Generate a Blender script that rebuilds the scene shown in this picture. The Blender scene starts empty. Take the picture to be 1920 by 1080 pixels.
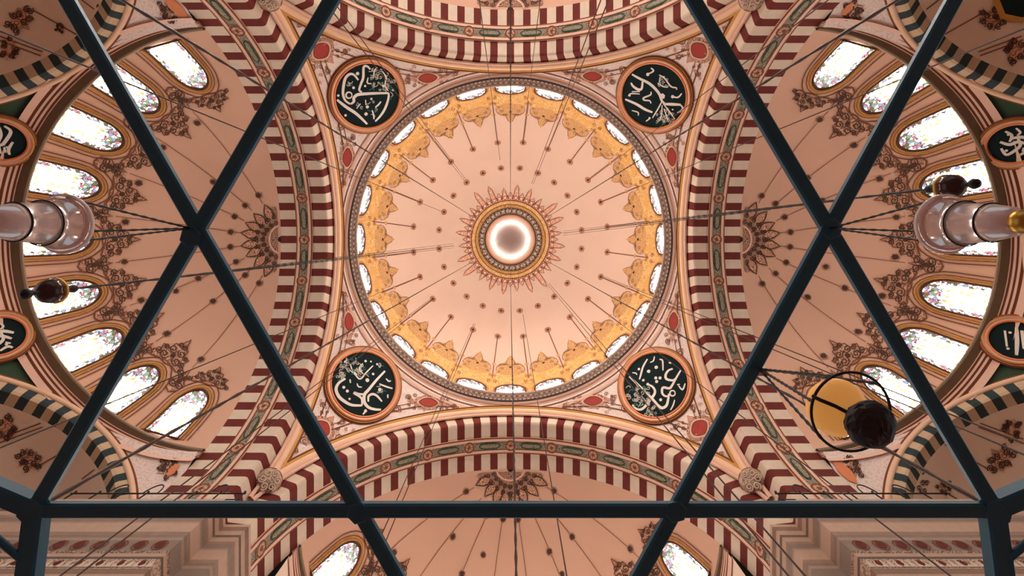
import bpy, math, random
from mathutils import Vector, Matrix
from mathutils.bvhtree import BVHTree
pi = math.pi
rad = math.radians
cos, sin, sqrt = math.cos, math.sin, math.sqrt
random.seed(7)
SC = bpy.context.scene
COL = SC.collection

# ------------------------------------------------------------------ camera, sky, exposure
# World axes: X runs to the right of the photograph, Y towards its lower edge, Z straight up.
# The eye is at the origin, 1.5 m over the carpet, and looks straight up at the dome.
F = 853.33                      # focal length in pixels of a 1920 wide frame (16 mm lens)
CX, CY = 957.0, 449.0           # where the vertical through the eye meets the frame
FLOOR = -1.5
cam_d = bpy.data.cameras.new('camera')
cam = bpy.data.objects.new('camera', cam_d)
COL.objects.link(cam)
cam.location = (0, 0, 0)
cam.rotation_euler = (pi, 0, 0)
cam_d.sensor_width = 36.0
cam_d.lens = F / 1920 * 36.0
cam_d.shift_x = (960 - CX) / 1920
cam_d.shift_y = -(540 - CY) / 1920
cam_d.clip_start = 0.05
cam_d.clip_end = 300
SC.camera = cam

W = bpy.data.worlds.new('world')
SC.world = W
W.use_nodes = True
bg = W.node_tree.nodes['Background']
bg.inputs[0].default_value = (0.88, 0.95, 1.0, 1)
bg.inputs[1].default_value = 0.5
SC.view_settings.view_transform = 'Standard'
SC.view_settings.look = 'None'
SC.view_settings.gamma = 1.0
SC.view_settings.exposure = 0.14
SC.view_settings.use_curve_mapping = False
GLASS_DOME = 28.0
GLASS_SEMI = 22.0
GLASS_SUNNY = 70.0


def fill_spot(loc, aim, energy, cone):
    """a floodlight added without a fixture, to brighten arches and vaults"""
    d = bpy.data.lights.new('added_fill_spot', 'SPOT')
    d.energy = energy
    d.color = (1.0, 0.86, 0.74)
    d.spot_size = math.radians(cone)
    d.spot_blend = 0.75
    d.shadow_soft_size = 1.2
    o = bpy.data.objects.new('added_fill_spot', d)
    o.location = loc
    o.rotation_euler = (Vector(aim) - Vector(loc)).to_track_quat('-Z', 'Y').to_euler()
    COL.objects.link(o)


fill_spot((0, -25.5, 26.2), (0, 13, 33), 17000, 50)          # added fill over the upper cornice, brightening the arch across
fill_spot((-20.5, -12.5, 17.5), (-22.5, 14, 22), 13000, 65)   # added pair of fills, brightening the lower side vaults
fill_spot((20.5, -12.5, 17.5), (22.5, 14, 22), 13000, 65)

# ------------------------------------------------------------------ materials
def srgb(r, g, b):
    def c(x):
        x /= 255.0
        return x / 12.92 if x <= 0.04045 else ((x + 0.055) / 1.055) ** 2.4
    return (c(r), c(g), c(b), 1.0)


class NT:
    def __init__(s, name):
        s.m = bpy.data.materials.new(name)
        s.m.use_nodes = True
        s.t = s.m.node_tree
        s.b = s.t.nodes['Principled BSDF']

    def n(s, kind, **kw):
        x = s.t.nodes.new(kind)
        for k, v in kw.items():
            setattr(x, k, v)
        return x

    def l(s, a, b):
        s.t.links.new(a, b)

    def math(s, op, a, b=None, clamp=False):
        x = s.n('ShaderNodeMath', operation=op)
        x.use_clamp = clamp
        for i, v in enumerate((a, b)):
            if v is None:
                continue
            if isinstance(v, (int, float)):
                x.inputs[i].default_value = v
            else:
                s.l(v, x.inputs[i])
        return x.outputs[0]

    def mix(s, fac, a, b):
        x = s.n('ShaderNodeMix', data_type='RGBA')
        for sock, v in ((x.inputs[0], fac), (x.inputs[6], a), (x.inputs[7], b)):
            if isinstance(v, (int, float)):
                sock.default_value = v
            elif isinstance(v, tuple):
                sock.default_value = v
            else:
                s.l(v, sock)
        return x.outputs[2]

    def coord(s):
        return s.n('ShaderNodeTexCoord').outputs['Object']


def plain(name, col, rough=0.7, metal=0.0, vary=0.12, scale=1.6, bump=0.0):
    """painted plaster or metal with a slight uneven wear"""
    t = NT(name)
    co = t.coord()
    nz = t.n('ShaderNodeTexNoise')
    nz.inputs['Scale'].default_value = scale
    nz.inputs['Detail'].default_value = 4
    t.l(co, nz.inputs['Vector'])
    dark = tuple(c * (1 - vary) for c in col[:3]) + (1,)
    light = tuple(min(1, c * (1 + vary)) for c in col[:3]) + (1,)
    t.l(t.mix(nz.outputs[0], dark, light), t.b.inputs['Base Color'])
    t.b.inputs['Roughness'].default_value = rough
    t.b.inputs['Metallic'].default_value = metal
    if rough >= 0.6:
        t.b.inputs['Specular IOR Level'].default_value = 0.15
    if bump:
        n2 = t.n('ShaderNodeTexNoise')
        n2.inputs['Scale'].default_value = scale * 6
        t.l(co, n2.inputs['Vector'])
        bp = t.n('ShaderNodeBump')
        bp.inputs['Strength'].default_value = bump
        t.l(n2.outputs[0], bp.inputs['Height'])
        t.l(bp.outputs[0], t.b.inputs['Normal'])
    return t.m


def filigree(name, line, gap, scale, k=22.0, gap2=None, thr=0.15):
    """painted scrollwork: curled rings of line colour over a ground"""
    t = NT(name)
    co = t.coord()
    wob = t.n('ShaderNodeTexNoise')
    wob.inputs['Scale'].default_value = scale * 1.3
    t.l(co, wob.inputs['Vector'])
    va = t.n('ShaderNodeVectorMath', operation='SCALE')
    t.l(wob.outputs['Color'], va.inputs[0])
    va.inputs['Scale'].default_value = 0.35 / scale
    vb = t.n('ShaderNodeVectorMath', operation='ADD')
    t.l(co, vb.inputs[0])
    t.l(va.outputs[0], vb.inputs[1])
    v = t.n('ShaderNodeTexVoronoi', feature='F1')
    v.inputs['Scale'].default_value = scale
    t.l(vb.outputs[0], v.inputs['Vector'])
    ring = t.math('SINE', t.math('MULTIPLY', v.outputs['Distance'], k))
    fac = t.math('GREATER_THAN', ring, thr)
    g = gap if gap2 is None else t.mix(t.math('GREATER_THAN', v.outputs['Color'], 0.55), gap, gap2)
    t.l(t.mix(fac, g, line), t.b.inputs['Base Color'])
    t.b.inputs['Roughness'].default_value = 0.6
    return t.m


def stained(name, strength):
    """daylit stained glass: pale panes and coloured pieces between dark lead lines"""
    t = NT(name)
    uv = t.n('ShaderNodeUVMap').outputs[0]
    mp = t.n('ShaderNodeMapping')
    mp.inputs['Scale'].default_value = (3.2, 8.5, 1)
    t.l(uv, mp.inputs[0])
    v = t.n('ShaderNodeTexVoronoi', feature='F1')
    v.inputs['Scale'].default_value = 2.1
    t.l(mp.outputs[0], v.inputs['Vector'])
    e = t.n('ShaderNodeTexVoronoi', feature='DISTANCE_TO_EDGE')
    e.inputs['Scale'].default_value = 2.1
    t.l(mp.outputs[0], e.inputs['Vector'])
    sep = t.n('ShaderNodeSeparateXYZ')
    t.l(uv, sep.inputs[0])
    top = t.math('MULTIPLY', t.math('SUBTRACT', sep.outputs['Y'], 0.55), 5.0, True)
    rim = t.math('MULTIPLY', t.math('SUBTRACT', t.math('ABSOLUTE', sep.outputs['X']), 0.62), 6.0, True)
    deco = t.math('MAXIMUM', top, rim)
    sc = t.n('ShaderNodeSeparateColor')
    t.l(v.outputs['Color'], sc.inputs[0])
    r, g, b = sc.outputs[0], sc.outputs[1], sc.outputs[2]
    white = (1.0, 0.97, 0.92, 1)
    c = t.mix(t.math('GREATER_THAN', r, 0.82), white, (1.5 / strength, 1.25 / strength, 0.4 / strength, 1))
    rose = t.mix(t.math('GREATER_THAN', g, 0.78), c, (0.40, 0.10, 0.13, 1))
    rose = t.mix(t.math('GREATER_THAN', b, 0.9), rose, (0.16, 0.20, 0.30, 1))
    rose = t.mix(t.math('LESS_THAN', b, 0.08), rose, (0.12, 0.22, 0.08, 1))
    colr = t.mix(deco, c, rose)
    lead_w = t.math('ADD', t.math('MULTIPLY', deco, 0.055), 0.018)
    lead = t.math('LESS_THAN', e.outputs[0], lead_w)
    colr = t.mix(lead, colr, (0.03, 0.016, 0.016, 1))
    st = t.math('ADD', t.math('MULTIPLY', t.math('SUBTRACT', 1.0, deco), strength), t.math('MULTIPLY', deco, 2.2))
    t.l(colr, t.b.inputs['Emission Color'])
    t.l(st, t.b.inputs['Emission Strength'])
    t.b.inputs['Base Color'].default_value = (0.1, 0.1, 0.1, 1)
    t.b.inputs['Roughness'].default_value = 0.2
    return t.m


MAT = {}
MAT['plaster'] = plain('peach_plaster', srgb(214, 182, 162), 0.85, vary=0.05, scale=0.35)
MAT['semi'] = plain('warm_peach_plaster', srgb(222, 176, 150), 0.85, vary=0.05, scale=0.35)
MAT['pend'] = filigree('pale_pink_painted_ground', srgb(232, 202, 188), srgb(246, 224, 212), 2.4, 20, thr=0.75)
MAT['cream'] = plain('cream_stone', srgb(222, 202, 180), 0.8, vary=0.12, scale=2.2, bump=0.08)
MAT['maroon'] = plain('maroon_stone', srgb(112, 50, 44), 0.8, vary=0.2, scale=2.2, bump=0.08)
MAT['slate'] = plain('dark_slate_paint', srgb(56, 68, 70), 0.75, vary=0.25, scale=2.0)
MAT['vault'] = plain('beige_plaster', srgb(238, 212, 190), 0.85, vary=0.06, scale=0.4)
MAT['sand'] = plain('sand_stone', srgb(206, 178, 146), 0.8, vary=0.15, scale=2.0)
MAT['roll'] = plain('apricot_roll_paint', srgb(244, 202, 168), 0.6, vary=0.08, scale=1.2)
MAT['orange'] = plain('orange_paint', srgb(238, 146, 98), 0.6, vary=0.1)
MAT['goldline'] = plain('ochre_paint', srgb(206, 146, 66), 0.55, vary=0.15)
MAT['softbrown'] = plain('soft_rose_brown_paint', srgb(196, 148, 128), 0.7)
MAT['windowgold'] = plain('tan_window_moulding', srgb(186, 130, 76), 0.6, vary=0.15)
MAT['brownline'] = plain('brown_paint', srgb(128, 78, 54), 0.7, vary=0.15)
MAT['darkbrown'] = plain('dark_brown_paint', srgb(84, 58, 46), 0.7, vary=0.2)
MAT['pink'] = plain('rose_pink_paint', srgb(234, 190, 168), 0.7, vary=0.08)
MAT['red'] = plain('carmine_paint', srgb(176, 70, 62), 0.65, vary=0.12)
MAT['green'] = plain('bottle_green_paint', srgb(62, 82, 62), 0.7, vary=0.2)
MAT['olive'] = plain('olive_brown_stone', srgb(126, 104, 82), 0.8, vary=0.15, scale=2.5)
MAT['gold'] = filigree('gold_scrollwork', srgb(200, 146, 80), srgb(236, 190, 128), 2.4, 24, srgb(226, 172, 102))
MAT['golddark'] = filigree('bronze_scrollwork', srgb(172, 122, 72), srgb(212, 164, 110), 3.0, 24)
MAT['scroll'] = filigree('brown_scrollwork', srgb(146, 100, 76), srgb(222, 168, 136), 2.6, 24)
MAT['scrolldark'] = filigree('umber_scrollwork', srgb(104, 72, 60), srgb(196, 146, 118), 3.2, 26)
MAT['rosescroll'] = filigree('rose_scrollwork', srgb(186, 122, 96), srgb(228, 174, 146), 3.2, 26)
MAT['greyscroll'] = filigree('grey_green_scrollwork', srgb(96, 92, 76), srgb(170, 150, 124), 4.5, 20)
MAT['greycornice'] = plain('grey_stone', srgb(176, 150, 134), 0.8, vary=0.12)
MAT['darkbead'] = plain('umber_bead_paint', srgb(88, 70, 64), 0.8, vary=0.15)
MAT['disc'] = plain('black_green_board', srgb(20, 36, 37), 0.8, vary=0.25, scale=1.0)
MAT['ink'] = plain('cream_lettering', srgb(244, 232, 220), 0.55, vary=0.05)
MAT['inkdim'] = plain('grey_lettering', srgb(196, 188, 176), 0.6, vary=0.1)
MAT['inkgreen'] = plain('green_lettering', srgb(60, 118, 98), 0.6, vary=0.1)
MAT['steel'] = plain('dark_teal_steel', srgb(22, 88, 112), 0.42, metal=0.0, vary=0.15, scale=3)
MAT['iron'] = plain('brown_iron_chain', srgb(70, 48, 38), 0.5, metal=0.6, vary=0.2, scale=5)
MAT['irondark'] = plain('black_iron', srgb(40, 36, 32), 0.5, metal=0.5, vary=0.2, scale=5)
MAT['brass'] = plain('brass', srgb(196, 150, 70), 0.3, metal=1.0, vary=0.1, scale=6)
MAT['stone'] = plain('carved_stone', srgb(196, 166, 146), 0.85, vary=0.12, scale=3, bump=0.15)
MAT['stonegrey'] = plain('grey_carved_stone', srgb(150, 132, 120), 0.85, vary=0.15, scale=3, bump=0.15)
MAT['stonescroll'] = filigree('carved_frieze', srgb(150, 118, 98), srgb(206, 176, 154), 3.4, 20)
MAT['boss'] = plain('polished_rose_metal', srgb(250, 226, 216), 0.34, metal=1.0, vary=0.02)
MAT['carpet'] = filigree('red_carpet', srgb(112, 70, 62), srgb(138, 96, 84), 1.2, 18)
MAT['bulbglass'] = plain('garnet_glass', srgb(58, 26, 24), 0.12, vary=0.3, scale=8)
MAT['amber'] = plain('amber_shell', srgb(236, 172, 92), 0.35, vary=0.06, scale=6)
MAT['blackorb'] = plain('black_faceted_metal', srgb(36, 26, 28), 0.5, metal=0.2, vary=0.3, scale=14)
MAT['win_dome'] = stained('dome_stained_glass', GLASS_DOME)
MAT['win_semi'] = stained('stained_glass', GLASS_SEMI)
MAT['win_sunny'] = stained('sunlit_stained_glass', GLASS_SUNNY)
t = NT('clear_crystal')
t.b.inputs['Base Color'].default_value = srgb(252, 232, 226)
t.b.inputs['Roughness'].default_value = 0.12
t.b.inputs['Transmission Weight'].default_value = 0.4
t.b.inputs['IOR'].default_value = 1.45
MAT['crystal'] = t.m
am = MAT['amber'].node_tree.nodes['Principled BSDF']
am.inputs['Emission Color'].default_value = srgb(244, 170, 84)   # glow put into the shell itself
am.inputs['Emission Strength'].default_value = 0.36
MAT['milkglass'] = plain('rose_milk_glass', srgb(226, 176, 168), 0.2, vary=0.08, scale=9)


# ------------------------------------------------------------------ mesh helpers
class MB:
    def __init__(s):
        s.v, s.f, s.m, s.uv = [], [], [], {}

    def add(s, verts, faces, mat=0):
        o = len(s.v)
        s.v.extend(Vector(p) for p in verts)
        s.f.extend(tuple(o + i for i in f) for f in faces)
        s.m.extend([mat] * len(faces))
        return o

    def quad(s, a, b, c, d, mat=0):
        s.add([a, b, c, d], [(0, 1, 2, 3)], mat)

    def grid(s, rows, mat=0, closed=False, matf=None):
        """rows: list of equally long point lists"""
        n = len(rows[0])
        o = len(s.v)
        for r in rows:
            s.v.extend(Vector(p) for p in r)
        for i in range(len(rows) - 1):
            for j in range(n if closed else n - 1):
                k = (j + 1) % n
                s.f.append((o + i * n + j, o + i * n + k, o + (i + 1) * n + k, o + (i + 1) * n + j))
                s.m.append(matf(i, j) if matf else mat)

    def box(s, c, sx, sy, sz, mat=0, rz=0.0):
        c = Vector(c)
        R = Matrix.Rotation(rz, 3, 'Z')
        vs = [c + R @ Vector((sx * a, sy * b, sz * d)) * 0.5 for d in (-1, 1) for b in (-1, 1) for a in (-1, 1)]
        s.add(vs, [(0, 2, 3, 1), (4, 5, 7, 6), (0, 1, 5, 4), (2, 6, 7, 3), (0, 4, 6, 2), (1, 3, 7, 5)], mat)

    def tube(s, pts, r, mat=0, n=8, closed=False, cap=True):
        pts = [Vector(p) for p in pts]
        rows = []
        m = len(pts)
        ref = None
        for i, p in enumerate(pts):
            a = pts[(i - 1) % m] if closed or i > 0 else p
            b = pts[(i + 1) % m] if closed or i < m - 1 else p
            t = (b - a).normalized()
            if ref is None:
                ref = Vector((0, 0, 1)) if abs(t.z) < 0.9 else Vector((1, 0, 0))
            u = (ref - t * ref.dot(t)).normalized()
            w = t.cross(u)
            ref = u
            rr = r[i] if isinstance(r, (list, tuple)) else r
            rows.append([p + (u * cos(2 * pi * k / n) + w * sin(2 * pi * k / n)) * rr for k in range(n)])
        if closed:
            rows.append(rows[0])
        s.grid(rows, mat, closed=True)
        if cap and not closed:
            s.add(rows[0], [tuple(range(n))], mat)
            s.add(rows[-1], [tuple(range(n))[::-1]], mat)

    def lathe(s, prof, c, mat=0, n=32, axis=None, cap=False):
        """prof: list of (radius, height along axis)"""
        c = Vector(c)
        ax = Vector(axis or (0, 0, 1)).normalized()
        u = ax.orthogonal().normalized()
        w = ax.cross(u)
        rows = [[c + ax * h + (u * cos(2 * pi * k / n) + w * sin(2 * pi * k / n)) * max(r, 1e-4) for k in range(n)] for r, h in prof]
        s.grid(rows, mat, closed=True)

    def ribbon(s, pn, w, mat=0, closed=False, off=0.0):
        """flat painted line along surface points pn = [(point, normal)]"""
        L, R_ = [], []
        m = len(pn)
        if m < 2:
            return
        for i, (p, nn) in enumerate(pn):
            a = pn[(i - 1) % m][0] if closed or i > 0 else p
            b = pn[(i + 1) % m][0] if closed or i < m - 1 else p
            t = b - a
            if t.length < 1e-6:
                t = Vector((1, 0, 0))
            sd = nn.cross(t.normalized()).normalized()
            ww = w[i] if isinstance(w, (list, tuple)) else w
            q = p + nn * off
            L.append(q + sd * ww * 0.5)
            R_.append(q - sd * ww * 0.5)
        if closed:
            L.append(L[0])
            R_.append(R_[0])
        s.grid([L, R_], mat)

    def disc(s, p, nn, r, mat=0, n=12, off=0.0, r0=0.0, ax=None):
        u = (ax or nn.orthogonal()).normalized()
        w = nn.cross(u).normalized()
        q = p + nn * off
        ring = [q + (u * cos(2 * pi * k / n) + w * sin(2 * pi * k / n)) * r for k in range(n)]
        if r0 <= 0:
            s.add(ring, [tuple(range(n))], mat)
        else:
            inn = [q + (u * cos(2 * pi * k / n) + w * sin(2 * pi * k / n)) * r0 for k in range(n)]
            s.grid([ring, inn], mat, closed=True)

    def build(s, name, mats, parent=None, smooth=True, auto=None):
        me = bpy.data.meshes.new(name)
        me.from_pydata([tuple(p) for p in s.v], [], s.f)
        if isinstance(mats, str):
            mats = [mats]
        for m in mats:
            me.materials.append(MAT[m])
        for i, p in enumerate(me.polygons):
            p.material_index = s.m[i]
            p.use_smooth = smooth
        if s.uv:
            ul = me.uv_layers.new(name='UVMap')
            for lp in me.loops:
                ul.data[lp.index].uv = s.uv.get(lp.vertex_index, (0, 0))
        me.update()
        o = bpy.data.objects.new(name, me)
        COL.objects.link(o)
        if parent is not None:
            o.parent = parent
        return o


def weld(o, d=0.0005):
    import bmesh
    b = bmesh.new()
    b.from_mesh(o.data)
    bmesh.ops.remove_doubles(b, verts=b.verts, dist=d)
    bmesh.ops.recalc_face_normals(b, faces=b.faces)
    b.to_mesh(o.data)
    b.free()
    return o


def tag(o, label, cat, group=None, kind=None):
    o['label'] = label
    o['category'] = cat
    if group:
        o['group'] = group
    if kind:
        o['kind'] = kind
    return o


def empty(name, loc=(0, 0, 0)):
    o = bpy.data.objects.new(name, None)
    o.location = loc
    o.empty_display_size = 0.2
    COL.objects.link(o)
    return o


def kids(o):
    return [c for c in CHILD.get(o.name, [])]


def copy_tree(o, parent=None):
    c = o.copy()
    COL.objects.link(c)
    if parent is not None:
        c.parent = parent
    for ch in list(o.children):
        copy_tree(ch, c)
    return c


def to_local(root):
    """children were modelled in world space: make them relative to their root's location"""
    for ch in root.children:
        ch.data.transform(Matrix.Translation(-root.location)) if ch.type == 'MESH' else None


def turned(o, k):
    """place a copy rotated by k quarter turns about the vertical through the dome's centre"""
    R = Matrix.Rotation(k * pi / 2, 4, 'Z')
    o.location = R @ o.location
    o.rotation_euler.z += k * pi / 2
    return o


# ------------------------------------------------------------------ reading points off the photograph
def ray(px, py):
    return Vector(((px - CX) / F, (py - CY) / F, 1.0)).normalized()


class Surf:
    """a built shell on which painted ornament is laid"""
    def __init__(s, *objs):
        vs, fs = [], []
        for o in objs:
            k = len(vs)
            vs.extend(o.matrix_world @ v.co for v in o.data.vertices)
            fs.extend(tuple(k + i for i in p.vertices) for p in o.data.polygons)
        s.t = BVHTree.FromPolygons(vs, fs)

    def hit(s, px, py, off=0.02):
        d = ray(px, py)
        p, n, i, _ = s.t.ray_cast(Vector((0, 0, 0)), d)
        if p is None:
            return None
        if n.dot(d) > 0:
            n = -n
        return p + n * off, n

    def line(s, pts, off=0.02, sub=1):
        out = []
        for i in range(len(pts)):
            if i and sub > 1:
                a, b = pts[i - 1], pts[i]
                for k in range(1, sub):
                    h = s.hit(a[0] + (b[0] - a[0]) * k / sub, a[1] + (b[1] - a[1]) * k / sub, off)
                    if h:
                        out.append(h)
            h = s.hit(pts[i][0], pts[i][1], off)
            if h:
                out.append(h)
        return out

    def patch(s, mb, outline, mat, off=0.02, rings=3, c=None):
        n = len(outline)
        if c is None:
            c = (sum(p[0] for p in outline) / n, sum(p[1] for p in outline) / n)
        rows = []
        for k in range(rings + 1):
            q = 1 - k / rings * 0.98
            row = []
            for p in outline:
                h = s.hit(c[0] + (p[0] - c[0]) * q, c[1] + (p[1] - c[1]) * q, off)
                if h is None:
                    h = s.hit(c[0] + (p[0] - c[0]) * q * 0.86, c[1] + (p[1] - c[1]) * q * 0.86, off)
                if h is None:
                    return
                row.append(h[0])
            rows.append(row)
        # a stray hit on another shell would tear the patch: leave such a one out
        span = max((a - b).length for a in rows[0] for b in rows[0][:1])
        size = max(math.hypot(p[0] - c[0], p[1] - c[1]) for p in outline)
        if span > 12 * size * rows[0][0].z / F:
            return
        mb.grid(rows, mat, closed=True)


def pol(r, deg, c=(CX, CY)):
    return (c[0] + r * cos(rad(deg)), c[1] + r * sin(rad(deg)))


def smooth_closed(pts, k=3):
    """rounded closed outline through pts (Catmull-Rom)"""
    n = len(pts)
    out = []
    for i in range(n):
        p0, p1, p2, p3 = pts[i - 1], pts[i], pts[(i + 1) % n], pts[(i + 2) % n]
        for j in range(k):
            t = j / k
            out.append(tuple(0.5 * (2 * p1[d] + (p2[d] - p0[d]) * t + (2 * p0[d] - 5 * p1[d] + 4 * p2[d] - p3[d]) * t * t + (3 * p1[d] - p0[d] - 3 * p2[d] + p3[d]) * t ** 3) for d in (0, 1)))
    return out


def smooth_open(pts, k=4):
    n = len(pts)
    if n < 3:
        return list(pts)
    out = []
    for i in range(n - 1):
        p0, p1, p2, p3 = pts[max(0, i - 1)], pts[i], pts[i + 1], pts[min(n - 1, i + 2)]
        for j in range(k):
            t = j / k
            out.append(tuple(0.5 * (2 * p1[d] + (p2[d] - p0[d]) * t + (2 * p0[d] - 5 * p1[d] + 4 * p2[d] - p3[d]) * t * t + (3 * p1[d] - p0[d] - 3 * p2[d] + p3[d]) * t ** 3) for d in (0, 1)))
    out.append(tuple(pts[-1]))
    return out


def spiral(cx, cy, r, a0, turns, sgn=1, n=14):
    return [(cx + r * (1 - 0.8 * k / n) * cos(a0 + sgn * 2 * pi * turns * k / n), cy + r * (1 - 0.8 * k / n) * sin(a0 + sgn * 2 * pi * turns * k / n)) for k in range(n + 1)]


# ==================================================================  THE SETTING
# ---- floor (carpet) and the added unseen roof that keeps the daylight out of the vault backs
mb = MB()
mb.quad((-36, -36, FLOOR), (36, -36, FLOOR), (36, 36, FLOOR), (-36, 36, FLOOR))
fl = mb.build('floor', 'carpet')
tag(fl, 'patterned red carpet covering the prayer hall floor', 'floor', kind='structure')
mb = MB()
T, B, E = 53.0, 16.0, 36.0
mb.quad((-E, -E, T), (E, -E, T), (E, E, T), (-E, E, T))
for k in range(4):
    R = Matrix.Rotation(k * pi / 2, 3, 'Z')
    mb.quad(*[R @ Vector(p) for p in ((E, -E, B), (E, E, B), (E, E, T), (E, -E, T))])
rf = mb.build('lightshield', 'stonegrey', smooth=False)
tag(rf, 'unseen roof and upper walls closing the space behind the vaults', 'lightshield', kind='structure')

# ---- main dome
DR, DZ, DH = 12.6, 37.0, 13.0


def dome_pt(t, th, inset=0.0):
    """t: elevation on the shell in radians, below 0 the short drum"""
    if t < 0:
        return Vector(((DR - inset) * cos(th), (DR - inset) * sin(th), DZ + t * DH))
    return Vector(((DR - inset) * cos(t) * cos(th), (DR - inset) * cos(t) * sin(th), DZ + (DH - inset) * sin(t)))


def dome_t(r):
    """elevation at which the shell shows at r pixels from the zenith"""
    lo, hi = -0.1, pi / 2
    for _ in range(40):
        m = (lo + hi) / 2
        p = dome_pt(m, 0)
        if p.x / p.z * F > r:
            lo = m
        else:
            hi = m
    return (lo + hi) / 2


dome = empty('dome_ceiling', (0, 0, 36))
tag(dome, 'great central dome, peach plaster with a gilded scalloped foot and starry medallion', 'dome', kind='structure')
mb = MB()
ts = [-0.09, -0.04] + [rad(a) for a in range(0, 91, 3)]
ts[-1] = rad(89.9)
NA = 144
mb.grid([[dome_pt(t, 2 * pi * k / NA) for k in range(NA)] for t in ts], 0, closed=True)
shell = mb.build('shell', 'plaster')
S = Surf(shell)


def dpx(r, deg):
    return pol(r, deg)


# painted work on the dome
mb = MB()
mats = ['gold', 'golddark', 'brownline', 'rosescroll', 'darkbead', 'goldline', 'pink', 'darkbrown']
# gilded band at the foot with a scalloped edge
inner = []
for k in range(24 * 12):
    d = k * 360 / (24 * 12)
    u = ((d + 7.5) % 15 - 7.5) / 7.5
    inner.append((248 + 7 * abs(u) ** 1.5 - 4 * cos(u * pi * 3), d))
rows = []
for q in (0.0, 0.33, 0.66, 1.0):
    rows.append([S.hit(*dpx(r0 + (288 - r0) * q, d), 0.02)[0] for r0, d in inner])
mb.grid(rows, 0, closed=True)
mb.ribbon([S.hit(*dpx(r0, d), 0.03) for r0, d in inner], 0.1, 5, closed=True)
for k in range(24):
    d0 = 15 * k - 90

    def pp(x, r):
        return dpx(r, d0 + x)
    # palmette over each window, pointing at the crown
    half = [(6.3, 251), (6.4, 246), (5.2, 243), (6.0, 239), (4.6, 234), (3.4, 236), (2.2, 232), (1.3, 226), (0.9, 222)]
    out = [pp(x, r) for x, r in half] + [pp(0, 217)] + [pp(-x, r) for x, r in half[::-1]] + [pp(-3, 255), pp(3, 255)]
    S.patch(mb, out, 1, 0.035, 3)
    for sg in (-1, 1):
        for (x, r, w, tn) in ((3.6, 243, 3.4, 1.3), (4.9, 250, 2.6, 1.2), (1.8, 234, 2.2, 1.1), (6.4, 258, 3.0, 1.2)):
            c = pp(sg * x, r)
            mb.ribbon(S.line(spiral(c[0], c[1], w, rad(d0) + sg, tn, sg, 10), 0.05), 0.045, 2)
        mb.ribbon(S.line([pp(sg * 0.9, 222), pp(sg * 2.2, 232), pp(sg * 4.6, 235), pp(sg * 6.0, 240), pp(sg * 6.4, 247)], 0.05, 2), 0.05, 2)
    mb.disc(*S.hit(*pp(0, 240), 0.05), 0.14, 7, 8)
    # slim scrolls in the gilded band between two windows
    for sg in (-1, 1):
        c = pp(7.5 + sg * 1.2, 268)
        mb.ribbon(S.line(spiral(c[0], c[1], 4, rad(d0), 1.4, sg, 10), 0.05), 0.05, 2)
    # stem and two dots on every half bay
    e = d0 + 7.5
    mb.ribbon(S.line([dpx(184, e), dpx(200, e), dpx(220, e), dpx(240, e), dpx(262, e)], 0.03, 2), 0.085, 2)
    h = S.hit(*dpx(236, e), 0.04)
    mb.disc(h[0], h[1], 0.2, 1, 6)
    for r in (135, 183.5):
        p, n = S.hit(*dpx(r, e), 0.03)
        mb.disc(p, n, 0.36, 3, 14)
        mb.disc(p, n, 0.30, 2, 14, 0.01, 0.24)
        mb.disc(p, n, 0.17, 4, 12, 0.015)
    # sunburst spikes round the crown
    ln = (112, 103, 98)[(k * 7) % 3] if k % 2 else (104, 97, 108)[(k * 5) % 3]
    for dd, w, l0, col in ((7.5, 3.4, ln, 3), (0, 5.0, 90, 3)):
        e2 = d0 + dd
        half = [(w * 1.15, 72), (w * 1.35, 78), (w * 0.95, 84), (w * 0.75, l0 - 14), (w * 0.62, l0 - 8)]
        out = [dpx(r, e2 + x) for x, r in half] + [dpx(l0, e2)] + [dpx(r, e2 - x) for x, r in half[::-1]]
        S.patch(mb, out, col, 0.03 if dd else 0.04, 2)
        mb.ribbon(S.line(out, 0.05), 0.06, 2)
        hh = S.hit(*dpx(l0 - 12, e2), 0.06)
        mb.disc(hh[0], hh[1], 0.09, 6, 6)
        hh = S.hit(*dpx(79, e2), 0.06)
        mb.disc(hh[0], hh[1], 0.15, 6, 8)
        mb.disc(hh[0], hh[1], 0.20, 7, 8, -0.005, 0.15)
# gold rings round the boss
for r0, r1, m in ((56, 74, 0), (72.5, 74.5, 2), (65, 66.5, 2), (58, 60, 2)):
    mb.grid([[S.hit(*dpx(r, k * 3), 0.04 if m == 0 else 0.06)[0] for k in range(120)] for r in (r1, (r0 + r1) / 2, r0)], m, closed=True)
mb.build('painted_pattern', mats, dome)
shell.parent = dome
# grey studded collar round the boss
mb = MB()
R0, R1 = 58 * 49.3 / F, 48.5 * 48.9 / F
prof = [(R0, 49.5), (R0, 49.0), (R0 - 0.12, 48.85), (R1 + 0.1, 48.8), (R1, 48.95), (R1, 49.9)]
mb.grid([[Vector((r * cos(2 * pi * k / 96), r * sin(2 * pi * k / 96), z)) for k in range(96)] for r, z in prof], 0, closed=True,
        matf=lambda i, j: (1 if (i == 2 and j % 3 == 0) or i == 1 and j % 2 else 0))
col_ = mb.build('collar', ['stonegrey', 'darkbead'], dome, smooth=False)
mb = MB()
for k in range(48):
    a = 2 * pi * k / 48
    mb.lathe([(0.07, 0.0), (0.055, -0.05), (0.0, -0.075)], ((R0 + R1) / 2 * cos(a), (R0 + R1) / 2 * sin(a), 48.8), 0, 6)
mb.build('stud_pattern', ['ink'], col_, True)
for ch in dome.children:
    ch.data.transform(Matrix.Translation((0, 0, -36)))
for ch in col_.children:
    ch.data.transform(Matrix.Translation((0, 0, -36)))

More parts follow.
